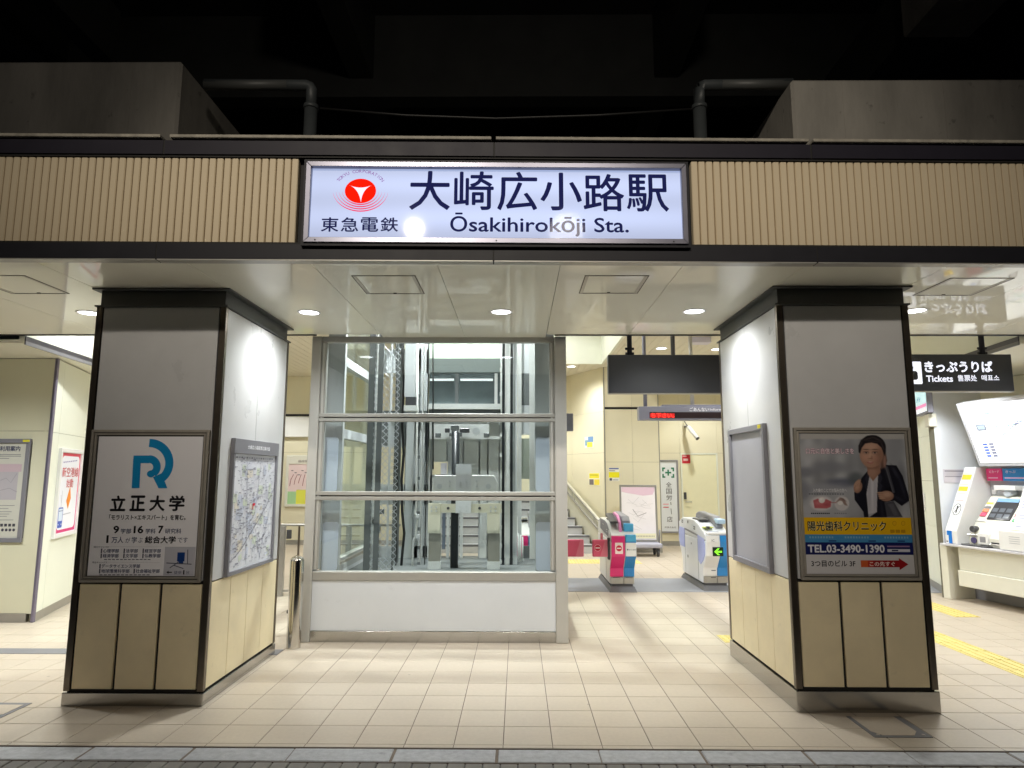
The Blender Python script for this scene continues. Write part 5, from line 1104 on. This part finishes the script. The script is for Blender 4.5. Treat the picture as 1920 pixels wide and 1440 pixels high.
SG1 = Frame((G1X, 0, 0), (0, -1, 0), (-1, 0, 0))
def side1(pts, c0, c1, m, nm, bev=.004):
    return build(MB().prism([SG1.P(-(GY1+d), h, c0) for d, h in pts], [SG1.P(-(GY1+d), h, c1) for d, h in pts], m), nm, g1, bev)
side1([(.12, .86), (.30, .93), (.50, .952), (1.05, .952), (1.05, .80), (.12, .74)], 0, .006, mat('gate_dark_side', (.16, .16, .17), .4), 'side_panel')
side1([(.0, .745), (.0, .80), (.10, .85), (.115, .74)], 0, .007, W_PLAS, 'side_corner'); side1([(.45, .12), (.45, .68), (.455, .68), (.455, .12)], 0, .003, M_GREY, 'side_seam', 0)
for d, h in ((.2, .80), (.2, .83), (.62, .88)): side1([(d, h), (d, h+.012), (d+.12, h+.014), (d+.12, h+.002)], .006, .009, STEEL, 'side_trim', 0)
for xx_ in (G1X+.09, G1X+.27): build(MB().fbox(FY(GY1+.07), xx_-.05, xx_+.05, .185, .19, 0, .004, DARK), 'kick_seam', g1)
no_entry(F1, G1X+.105, .615, .004, .040, g1, True)
pr = Print(F1, .0075); pr.text_ab('改札専用', xm+.045, .585, xm+.14, .605, GR, 1); pr.ell_ab(xm+.03, .597, .010, .012, GR, 1, 12); pr.done('label', g1)
# flaps
def flap(x0, x1, y, parent):
    build(MB().box(x0, x1, y, y+.05, .475, .715, PINK_F), 'flap', parent, .02, 3)
    build(MB().prism([(x1-.12, y-.003, .48), (x1-.006, y-.003, .48), (x1-.006, y-.003, .71), (x1-.05, y-.003, .71)], [(x1-.12, y, .48), (x1-.006, y, .48), (x1-.006, y, .71), (x1-.05, y, .71)], mat('pink_flap_light', (.75, .20, .28), .35)), 'flap_panel', parent)
    no_entry(FY(y), x0+.075, .60, .0012, .042, parent)
flap(1.055, 1.285, GY1+.04, g1); build(MB().box(1.27, 1.305, GY1+.02, GY1+.11, .44, .74, D_GREY), 'flap_hinge', g1, .006); build(MB().box(1.18, 1.215, GY1+.10, GY1+.14, .70, .80, mat('pink_flap_post', (.70, .25, .30), .4)), 'flap_post', g1, .008)
g0 = gate_body(G1X-1.35, G1X-1.0, GY1, PINK, BLUE, MATS['gate_warm_white'], 'ticket gate mostly hidden behind the lift, its pink flap showing')
flap(.40, .935, GY1+.04, g0)
g2 = gate_body(G2X, G2X+.36, GY2, W_PLAS, BLUE, mat('gate_cool_white', (.76, .78, .82), .32), 'white and blue ticket gate with green arrow beside the right pillar')
SG = Frame((G2X, 0, 0), (0, -1, 0), (-1, 0, 0))
def sidepoly(pts, c0, c1, m, nm, bev=.006):
    return build(MB().prism([SG.P(-(GY2+d), h, c0) for d, h in pts], [SG.P(-(GY2+d), h, c1) for d, h in pts], m), nm, g2, bev)
sidepoly([(.16, .35), (.02, .42), (-.08, .52), (-.09, .66), (-.02, .73), (.28, .76), (.28, .40)], 0, .008, PERI, 'side_pad')
sidepoly([(1.06, .50), (1.06, .79), (1.36, .80), (1.42, .74), (1.42, .58), (1.34, .50)], 0, .008, PERI, 'side_pad')
sidepoly([(.30, .735), (.30, .760), (1.05, .800), (1.05, .775)], -.002, .004, M_GREY, 'side_seam', 0)
for d, h in ((.42, .85), (.42, .82), (1.15, .90), (1.15, .87)): sidepoly([(d, h), (d, h+.014), (d+.09, h+.014), (d+.09, h)], 0, .003, D_GREY, 'vent', 0)
for d, h, s_ in ((.82, .885, .022), (.88, .36, .022), (.66, .58, .016)): sidepoly([(d, h), (d, h+s_*1.8), (d+s_*1.5, h+s_*1.8), (d+s_*1.5, h)], 0, .003, D_GREY, 'side_mark', 0)
F2 = FY(GY2-.136); xm2 = G2X+.20
build(MB().box(G2X+.02, G2X+.34, GY2-.12, GY2+.02, .785, .83, W_PLAS), 'reader_pad', g2, .02, 2); build(MB().box(G2X+.05, G2X+.19, GY2-.10, GY2-.0, .828, .834, M_GREY).box(G2X+.065, G2X+.175, GY2-.085, GY2-.015, .833, .837, pm(206, 216, 236)), 'card_reader', g2, .004)
build(MB().box(G2X+.03, G2X+.17, GY2+.06, GY2+.20, .87, .885, mat('yellow_green', (.62, .70, .14), .4)), 'ticket_tray', g2, .004)
build(MB().box(G2X+.22, G2X+.34, GY2+.02, GY2+.42, .93, 1.0, mat('pale_blue_plastic', (.45, .62, .80), .3)), 'pale_cover', g2, .02, 2)
build(MB().box(G2X+.06, G2X+.10, GY2-.008, GY2+.07, .86, .90, D_GREY), 'ticket_mouth', g2, .004)
for d in (.30, 1.05): sidepoly([(d, .12), (d, .70), (d+.005, .70), (d+.005, .12)], 0, .003, M_GREY, 'side_seam', 0)
pr = Print(F2, .004); pr.rect_ab(G2X+.06, .30, G2X+.12, .312, GR, 1); pr.rect_ab(G2X+.05, .205, G2X+.12, .215, pm(60, 60, 66), 1); pr.text_ab('IC', G2X+.08, .70, G2X+.12, .73, GR, 1); pr.done('label', g2)
pr = Print(SG, .0035); pr.text_ab('改札機', -(GY2+.60), .865, -(GY2+.45), .885, pm(150, 156, 176), 1); pr.done('label', g2)
dq0, dq1 = F2.px(1337, 1043, .006), F2.px(1356, 1026, .006)
build(MB().fbox(F2, dq0[0], dq1[0], dq0[1], dq1[1], -.01, .006, mat('display_black', (.012, .03, .016), .2)), 'arrow_display', g2, .004)
pr = Print(F2, .0065); LG = mat('green_led', (.1, .5, .02), .4, emit=(.30, 1.0, .03), est=.85); c_, h_ = (dq0[0]+dq1[0])/2, (dq0[1]+dq1[1])/2; ks = (dq1[0]-dq0[0])/.185
pr.poly_ab([(c_+x_*ks, h_+y_*ks) for x_, y_ in ((-.070, 0), (-.008, .058), (.030, .058), (-.012, .016), (.068, .016), (.068, -.016), (-.012, -.016), (.030, -.058), (-.008, -.058))], LG, 1); pr.done('arrow', g2)

# ---- flat trolley with a framed poster, at the foot of the stairs
tr = thing('poster_trolley', 'flat trolley carrying a leaning silver-framed pale poster', 'trolley', (2.5, 14.0, 0))
DK = mat('trolley_deck', (.38, .38, .46), .5)
build(MB().box(2.10, 2.90, 13.62, 14.15, .17, .26, DK), 'deck', tr, .025, 2)
for x, y in ((2.18, 13.7), (2.82, 13.7), (2.18, 14.05), (2.82, 14.05)): build(MB().tube([(x-.02, y, .07), (x+.02, y, .07)], .07, D_GREY, 14).box(x-.03, x+.03, y-.02, y+.06, .09, .17, D_GREY), 'castor', tr)
build(MB().tube([(2.93, 14.12, .2), (2.95, 14.12, .5)], .02, M_GREY, 8), 'handle_stub', tr)
FT = Frame((2.5, 13.98, .30), (1, 0, 0), (0, -math.cos(.05), math.sin(.05)), (0, math.sin(.05), math.cos(.05)))
bdp = thing('leaning_poster', 'silver framed poster board with pale pink and white print standing on the trolley', 'poster', (2.5, 13.98, .27))
build(MB().frame(FT, -.385, .385, -.03, 1.12, .035, -.03, .01, STEEL_M), 'frame', bdp, .005); build(MB().fbox(FT, -.36, .36, 0, 1.09, -.03, 0, mat('poster_paper', S(236, 232, 238), .4, var=.04, vscale=5)), 'sheet', bdp)
pr = Print(FT, .0008)
pr.poly_ab([(-.34, .98), (-.2, .95), (.1, .90), (.3, .92), (.34, 1.0), (.34, 1.07), (-.34, 1.07)], pm(224, 196, 214), 1)
for k in range(12):
    rr = random.Random(k); a, b_ = rr.uniform(-.3, .1), rr.uniform(.2, .85); pr.stroke_ab([(a, b_), (a+.1, b_-.05+rr.uniform(-.05, .08)), (a+.22, b_+rr.uniform(-.1, .1))], .008, pm(206, 204, 210), 2)
pr.stroke_ab([(-.12, .62), (-.02, .48), (.16, .55)], .012, pm(150, 148, 156), 3)
pr.rect_ab(-.34, .03, .34, .13, pm(236, 232, 200), 2)
for k in range(12): pr.rect_ab(-.06+.032*k, .07, -.04+.032*k, .085, pm(130, 128, 120), 3)
pr.done('print', bdp)

# ================================================================== TICKET MACHINE CORNER (right)
RWD = Vector((.333, .943, 0)); RW = Frame((5.79, 9.23, 0), -RWD, (-.943, .333, 0))
t = wall('right_wall', 'pale yellow wall seen right of the right pillar behind the ticket sign', RW, -4.2, -.07, HALL_Z, .05, [-4.2, -3.0, -1.9, -1.05, -.55, -.01], [.10, .90, 1.55, 2.2, 2.94], CREAM_W)
MF = Frame((5.70, 9.2, 0), (.213, -.977, 0), (-.977, -.213, 0))
ME = Frame((5.70, 9.2, 0), (.977, .213, 0), (.213, -.977, 0))      # end cheek, facing the street
GREYB = mat('machine_grey_blue', (.74, .77, .83), .4, var=.03)
t = wall('machine_surround', 'blue-grey end panel of the ticket machine recess', ME, .05, 1.4, 2.95, .1, [.05, 1.4], [.02, 2.94], GREYB, kick=0)
build(MB().fbox(MF, -.02, 3.2, 0, 2.95, -1.0, -.86, CREAM), 'rear_panel', t)
build(MB().fbox(MF, -.05, .06, 0, .70, -.55, -.02, C_PLAS), 'cheek', t, .006)
pa, pb = ME.px(1771, 905, .01), ME.px(1811, 880, .01)
o = tag(build(MB().fbox(ME, pa[0], pb[0], pa[1], pb[1], 0, .006, pm(206, 202, 212)), 'wall_notice'), 'pale grey notice on the end panel beside the ticket machines', 'notice')
pr = Print(ME, .0065); pr.rect_ab(pa[0]+.02, pb[1]-.03, pb[0]-.02, pb[1]-.018, pm(90, 90, 110), 1); pr.rect_ab(pa[0]+.02, pb[1]-.105, pb[0]-.02, pb[1]-.095, pm(130, 128, 140), 1)
for k in range(3): pr.rect_ab(pa[0]+.03, pb[1]-.05-.016*k, pb[0]-.04, pb[1]-.046-.016*k, pm(170, 166, 176), 1)
pr.done('print', o)
sw0, sw1 = RW.px(1731, 956, .01), RW.px(1741, 925, .01)
o = tag(build(MB().fbox(RW, sw0[0], sw0[0]+.16, sw0[1], sw1[1], 0, .02, W_PLAS), 'intercom_plate', None, .004), 'white upright intercom plate on the pale wall right of the pillar', 'intercom')
for k in range(3): build(MB().cyl(RW, sw0[0]+.08, sw0[1]+.06+.07*k, .02, .024, .012, D_GREY, 10), 'button', o)
# monitor on the wall
m0, m1 = RW.px(1706, 782, .12), RW.px(1737, 736, .12)
t = thing('wall_monitor', 'small wall monitor with light blue and pink screen under the ticket sign', 'monitor', RW.P(m1[0]-.3, m0[1], .1))
build(MB().fbox(RW, m1[0]-.75, m1[0], m0[1]-.03, m1[1]+.12, .05, .12, INFO_P), 'monitor_case', t, .006)
SCB = mat('lit_screen', (.5, .7, .75), .3, emit=(.55, .85, .92), est=.75)
build(MB().fbox(RW, m1[0]-.70, m1[0]-.05, m0[1]+.0, m1[1]+.10, .12, .123, SCB), 'screen', t)
pr = Print(RW, .1235); pr.rect_ab(m1[0]-.70, m0[1]+.06, m1[0]-.05, m0[1]+.11, mat('lit_pink', (.8, .3, .5), .4, emit=(.9, .25, .5), est=.6), 1); pr.rect_ab(m1[0]-.70, m0[1]+.0, m1[0]-.05, m0[1]+.05, mat('lit_white', (.8, .8, .8), .4, emit=(.9, .9, 1), est=.6), 1)
for k in range(5): pr.rect_ab(m1[0]-.6+.05*k, m0[1]+.16+.02*(k % 3), m1[0]-.57+.05*k, m0[1]+.20+.02*(k % 3), pm(60, 90, 150), 2)
pr.done('screen_print', t)
build(MB().fbox(RW, m1[0]-.35, m1[0]-.10, m0[1]-.22, m0[1]-.035, 0, .10, C_PLAS), 'bracket', t, .01)
# counter and machines
ct = thing('ticket_counter', 'white counter slab and apron below the ticket machines', 'counter', MF.P(1.5, 0, -.3))
build(MB().fbox(MF, 0, 3.2, .700, .728, -.85, .02, mat('counter_edge', (.58, .57, .60), .35)), 'counter_top', ct, .004)
build(MB().fbox(MF, .20, 3.2, .40, .698, -.30, -.06, C_PLAS), 'apron', ct, .006); build(MB().fbox(MF, .20, 3.2, .20, .40, -.34, -.03, C_PLAS), 'lower_apron', ct, .006)
build(MB().fbox(MF, .06, 3.2, 0, .19, -.6, -.42, M_GREY), 'base', ct)
def console(a0, a1, lab):
    t = thing('price_console', lab, 'console', MF.P((a0+a1)/2, .73, -.2))
    pr_ = [(-.02, .73), (-.02, .90), (-.42, 1.74), (-.70, 1.74), (-.70, .73)]
    build(MB().prism([MF.P(a0, b_, c) for c, b_ in pr_], [MF.P(a1, b_, c) for c, b_ in pr_], W_PLAS), 'console_body', t, .012, 2)
    sl_ = Vector((0, 0, 0)); d = (MF.P(0, 1.74, -.42)-MF.P(0, .90, -.02)); ez = d.normalized(); nn = MF.ex.cross(ez)
    if nn.dot(MF.n) < 0: nn = -nn
    return t, Frame(MF.P(a0, .90, -.02), MF.ex, nn, ez), d.length
t, FCn, ln = console(.06, .24, 'slim white sloping console with yellow stickers left of the ticket machine')
pr = Print(FCn, .001)
for f0, f1 in ((.80, .88), (.62, .69)): pr.rect_ab(.02, ln*f0, .16, ln*f1, pm(240, 200, 60), 1)
for f in (.90, .72, .58): pr.rect_ab(.02, ln*f, .15, ln*f+.006, pm(200, 170, 150), 1)
pr.ell_ab(.09, ln*.33, .062, .085, pm(70, 70, 80), 1); pr.ell_ab(.09, ln*.33, .054, .075, pm(240, 240, 242), 2); pr.rect_ab(.08, ln*.33-.05, .10, ln*.33+.03, K, 3); pr.ell_ab(.09, ln*.33+.042, .013, .015, K, 3, 12); pr.stroke_ab([(.055, ln*.33-.05), (.125, ln*.33+.05)], .008, K, 4); pr.rect_ab(.03, ln*.47, .15, ln*.475, pm(180, 60, 70), 1)
pr.done('stickers', t)
pr = Print(MF, -.0185); pr.rect_ab(.09, .735, .17, .90, pm(20, 120, 214), 1); pr.rect_ab(.065, .735, .115, .84, pm(238, 238, 240), 2); pr.rect_ab(.075, .75, .105, .765, GR, 3); pr.done('blue_card', t)
SLOT = mat('slot_black', (.02, .02, .024), .4); YLAB = mat('yellow_label', (.85, .66, .12), .4); RLAB = mat('red_label', (.70, .08, .10), .4); GRN_B = mat('green_button', (.08, .42, .16), .35)
tm = thing('ticket_machine', 'recessed ticket machine with dark screen under pink and blue headers', 'ticket machine', MF.P(.55, .73, -.4))
a0_, a1_ = .245, .98
build(MB().fbox(MF, a0_, a1_, .73, 1.75, -.80, -.62, mat('machine_recess_grey', (.42, .43, .46), .45)), 'recess_back', tm)
body = [(-.10, .73), (-.10, .84), (-.22, 1.02), (-.50, 1.36), (-.62, 1.36), (-.62, .73)]
build(MB().prism([MF.P(a0_+.10, b_, c) for c, b_ in body], [MF.P(a1_-.06, b_, c) for c, b_ in body], C_PLAS), 'machine_body', tm, .015, 2)
ez = (MF.P(0, 1.36, -.50)-MF.P(0, 1.02, -.22)); lnm = ez.length; ez = ez.normalized(); nn = MF.ex.cross(ez); nn = nn if nn.dot(MF.n) > 0 else -nn
FM = Frame(MF.P(a0_+.10, 1.02, -.22), MF.ex, nn, ez)
build(MB().fbox(FM, .14, .46, .06, lnm-.04, -.005, .012, SCREEN), 'screen', tm, .004)
build(MB().fbox(FM, .02, .10, .10, .16, 0, .015, PINK_F).fbox(FM, .02, .10, .17, .22, 0, .015, mat('orange_label', (.75, .30, .16), .4)), 'note_slot', tm, .003)
build(MB().cyl(MF, a0_+.16, .94, -.17, -.10, .04, D_GREY, 14).cyl(MF, a0_+.18, .80, -.12, -.085, .04, mat('indigo_cup', (.06, .05, .14), .3), 14), 'coin_cup', tm)
build(MB().fbox(MF, a0_+.26, a0_+.40, .76, .90, -.13, -.07, W_PLAS).fbox(MF, a0_+.29, a0_+.37, .79, .86, -.08, -.065, M_GREY).fbox(MF, a0_+.05, a1_-.3, .732, .75, -.30, -.02, D_GREY), 'coin_unit', tm, .004)
h0, h1 = 1.56, 1.72
for x0_, x1_, m, tx in ((a0_+.02, a0_+.25, PINK, 'ICカード'), (a0_+.255, a0_+.62, BLUE, 'きっぷ')):
    o = build(MB().fbox(MF, x0_, x1_, h0, h1, -.62, -.55, m), 'header_plate', tm, .004)
    pr = Print(MF, -.549); pr.text_ab(tx, x0_+.05, h1-.06, x0_+.19, h1-.025, pm(246, 220, 234), 1, .01); pr.rect_ab(x0_+.03, h0+.03, x1_-.06, h0+.045, pm(236, 190, 216), 1); pr.done('header_text', o)
build(MB().fbox(MF, a0_+.20, a0_+.50, 1.44, 1.50, -.62, -.45, W_PLAS), 'lamp_tray', tm, .006)
build(MB().cyl(MF, a0_+.36, 1.40, -.60, -.47, .045, mat('clear_dome', (.55, .60, .66), .12), 14), 'dome', tm)
build(MB().fbox(MF, a0_+.03, a0_+.09, 1.38, 1.44, -.625, -.60, W_PLAS), 'sensor', tm, .004)
for k in range(3): build(MB().fbox(FM, .015, .105, .235+.035*k, .262+.035*k, 0, .008, (M_GREY, W_PLAS, YLAB)[k]), 'push_button', tm, .002)
for k in range(4): build(MB().fbox(FM, .49, .55, .05+.07*k, .10+.07*k, 0, .010, (GRN_B, RLAB, W_PLAS, M_GREY)[k]), 'push_button', tm, .002)
build(MB().fbox(FM, .0, .60, .012, .022, -.004, .006, STEEL), 'trim_line', tm); build(MB().fbox(MF, a0_+.42, a0_+.56, .78, .80, -.105, -.095, SLOT).fbox(MF, a0_+.42, a0_+.56, .765, .78, -.10, -.07, STEEL), 'coin_tray', tm, .003)
build(MB().fbox(MF, a0_+.08, a0_+.24, .855, .875, -.16, -.09, STEEL), 'cup_shelf', tm, .003)
pr = Print(FM, .0125); pr.rect_ab(.15, lnm-.10, .45, lnm-.045, mat('screen_blue', S(120, 160, 200), .3, emit=S(120, 160, 200), est=.35), 1)
for k in range(6): pr.rect_ab(.16+.048*(k % 3)*2, .09+.09*(k//3), .235+.048*(k % 3)*2, .15+.09*(k//3), mat('screen_grey', S(90, 96, 104), .3, emit=S(90, 96, 104), est=.3), 1)
pr.done('screen_keys', tm)
t, FCn, ln = console(.99, 1.45, 'white sloping console with a printed fare list at the right edge')
build(MB().fbox(MF, .86, 1.5, .732, .97, -.40, .0, W_PLAS), 'front_box', t, .012, 2)
pr = Print(FCn, .001); pr.rect_ab(.04, .10, .42, ln-.05, pm(214, 216, 230), 1)
for k in range(20): 
    for j in range(4): pr.rect_ab(.05+.09*j, .13+.036*k, .05+.09*j+.07, .137+.036*k, pm(120, 122, 150), 2)
pr.rect_ab(.0, .07, .46, .085, pm(206, 180, 90), 2); pr.done('fare_list', t)
pr = Print(MF, .0008)
for k in range(4): pr.rect_ab(1.0, .82+.025*k, 1.14, .828+.025*k, pm(190, 190, 196), 1)
pr.done('front_label', t)
# lit fare map, leaning out over the machines
mt0 = MF.px(1795, 762, -.10); mb0 = MF.px(1836, 868, -.36)
ez = (MF.P(mt0[0], mt0[1], -.10)-MF.P(mt0[0], mb0[1], -.36)); lnf = ez.length; ez = ez.normalized(); nn = MF.ex.cross(ez); nn = nn if nn.dot(MF.n) > 0 else -nn
FM2 = Frame(MF.P((mt0[0]+mb0[0])/2, mb0[1], -.36), MF.ex, nn, ez)
t = thing('fare_map', 'large lit white fare map leaning over the ticket machines', 'fare map', FM2.P(1, 0, 0))
build(MB().fbox(FM2, -.02, 3.0, -.05, lnf+.03, -.12, -.002, mat('map_case', (.62, .64, .72), .35)), 'map_case', t, .006)
build(MB().fbox(FM2, .03, 2.96, 0, lnf-.01, -.03, .002, mat('lit_map', (.8, .8, .8), .3, emit=(.95, 1.0, 1.0), est=1.15)), 'lit_face', t)
pr = Print(FM2, .003); LT = lambda n_, r, g_, b_: mat('lit_ink_'+n_, S(r, g_, b_), .4, emit=S(r, g_, b_), est=.6)
gy, te, bl2 = LT('grey', 130, 136, 150), LT('teal', 120, 210, 190), LT('blue', 96, 120, 200)
pr.rect_ab(.33, lnf*.82, .47, lnf*.84, te, 1); pr.rect_ab(.12, lnf*.82, .22, lnf*.828, te, 1); pr.rect_ab(.55, lnf*.84, .75, lnf*.85, LT('pale', 214, 224, 224), 1)
pr.poly_ab(rrect(.16, lnf*.55, .30, lnf*.66, .02, 3), gy, 1); pr.rect_ab(.18, lnf*.575, .28, lnf*.64, LT('pale blue', 170, 190, 214), 2); pr.rect_ab(.16, lnf*.45, .26, lnf*.52, LT('mint', 214, 240, 230), 1)
pr.rect_ab(.18, lnf*.365, .95, lnf*.375, gy, 1)
for j in range(2):
    for k in range(5): pr.rect_ab(.16+.09*j, lnf*(.10+.05*k), .225+.09*j, lnf*(.135+.05*k), bl2 if j == 0 else LT('slate', 120, 124, 150), 1)
pr.poly_ab(rrect(.72, lnf*.14, .84, lnf*.26, .02, 3), gy, 1); pr.rect_ab(.75, lnf*.16, .82, lnf*.235, LT('light', 224, 224, 230), 2); pr.rect_ab(.30, lnf*.045, .70, lnf*.065, LT('mint2', 190, 224, 220), 1)
lng = LT('line green', 150, 210, 160); lnr = LT('line red', 230, 150, 160); lnb = LT('line blue', 150, 180, 230)
for m_, pts in ((lng, [(.36, .60), (.7, .60), (.9, .72), (1.6, .72)]), (lnr, [(.4, .78), (.62, .70), (.8, .52), (1.2, .46), (1.8, .46)]), (lnb, [(.5, .46), (.75, .66), (1.1, .62), (1.7, .60)])):
    pr.stroke_ab([(a, lnf*b_) for a, b_ in pts], .007, m_, 1)
    for (a, b_), (c, d) in zip(pts, pts[1:]):
        for q in range(4): pr.ell_ab(a+(c-a)*q/4, lnf*(b_+(d-b_)*q/4), .010, .010, gy, 2, 8); pr.rect_ab(a+(c-a)*q/4+.012, lnf*(b_+(d-b_)*q/4)+.012, a+(c-a)*q/4+.05, lnf*(b_+(d-b_)*q/4)+.020, LT('slate', 120, 124, 150), 2)
for k in range(8): pr.stroke_ab([(.5+.3*k, lnf*.5), (.62+.3*k, lnf*.62), (.7+.3*k, lnf*.62)], .008, te, 1)
pr.done('map_print', t)

# ================================================================== VIADUCT ABOVE
vd = thing('viaduct', 'dark railway viaduct deck with girders overhead', 'viaduct', (0, 12, 9))
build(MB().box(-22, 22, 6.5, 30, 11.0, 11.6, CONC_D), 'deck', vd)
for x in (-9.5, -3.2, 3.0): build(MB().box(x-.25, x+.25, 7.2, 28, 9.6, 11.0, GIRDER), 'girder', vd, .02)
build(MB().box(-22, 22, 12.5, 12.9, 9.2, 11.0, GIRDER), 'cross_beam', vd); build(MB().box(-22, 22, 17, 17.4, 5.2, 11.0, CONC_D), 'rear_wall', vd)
ga, gb = at(1760, 0, 'z', 8.5), at(1885, 0, 'z', 8.5)
build(MB().box(6.1, 7.15, 6.0, 9.75, 8.5, 9.6, CONC), 'box_girder', vd, .03); build(MB().box(6.2, 7.05, 9.75, 13, 8.6, 9.6, GIRDER), 'box_girder', vd)  # far length in darker paint: its weaker light is put into the colour
build(MB().box(-7.3, -6.9, 6.0, 10.5, 8.6, 9.6, GIRDER), 'box_girder', vd, .03)
F68 = FY(6.8)
for lab, u0, v0, u1, v1, flat in (('stained concrete pier block above the left of the canopy', -900, 113, 341, 330, -1), ('stained concrete pier block above the right of the canopy', 1494, 148, 2900, 330, 1)):
    a0, b0 = F68.px(u0, v1); a1, b1 = F68.px(u1, v0)
    b1 = F68.px(341 if flat < 0 else 1494, v0)[1]
    t = tag(build(MB().box(a0, a1, 6.8, 8.6, 4.3, b1, CONC), 'pier_block', None, .03), lab, 'pier', 'viaduct pier blocks')
    n = 2
    for k in range(3):
        aa = (a1-.55-1.1*k) if flat < 0 else (a0+.55+1.1*k); build(MB().fbox(F68, aa, aa+.010, 4.4, b1-.04, 0, .003, CONC), 'formwork_seam', t)
# parapet between the blocks, pipes and a sagging cable
a0, b1 = F68.px(440, 240); a1, _ = F68.px(1490, 240)
tag(build(MB().box(a0, a1, 7.6, 7.8, 4.3, 5.62, CONC_D), 'parapet', None, .01), 'low dark concrete parapet between the two pier blocks', 'parapet')
def drain(ux, hx0, hx1, lab):
    t = thing('drain_pipe', lab, 'pipe', at(ux, 258, 'y', 7.0), 'drain pipes between the pier blocks')
    F = FY(7.0); a, zt = F.px(ux, 165); 
    build(MB().tube([(a, 7.0, 4.4), (a, 7.0, F.px(ux, 200)[1])], .072, PIPE_M, 14), 'upright', t); build(MB().tube([(a, 7.0, F.px(ux, 205)[1]), (a, 7.0, F.px(ux, 198)[1])], .085, PIPE_M, 14), 'collar', t)
    s_ = 1 if hx1 > ux else -1
    build(MB().tube([(a, 7.0, F.px(ux, 200)[1]), (a, 7.0, zt-.02), (a+s_*.02, 7.0, zt+.01), (a+s_*.06, 7.0, zt+.03), (F.px(hx1, 165)[0], 7.0, F.px(ux, 158)[1])], .062, PIPE_M, 12), 'elbow', t)
    b0_, b1_ = F.px(hx0, 160)[0], F.px(hx1, 160)[0]; zc_ = F.px(ux, 160)[1]
    build(MB().tube([(b0_, 6.99, zc_), (b1_, 6.99, zc_)], .055, mat('pale_pipe', (.08, .083, .08), .5), 12), 'cross_pipe', t)
drain(585, 540, 385, 'grey drain pipe rising behind the canopy next to the left pier block'); drain(1310, 1352, 1485, 'grey drain pipe rising behind the canopy next to the right pier block')
t = tag(build(MB().tube([at(600, 203, 'y', 7.1), at(760, 216, 'y', 7.1), at(930, 222, 'y', 7.1), at(1120, 216, 'y', 7.1), at(1300, 204, 'y', 7.1)], .012, CABLE, 6), 'sagging_cable'), 'thin black cable sagging between the two drain pipes', 'cable')
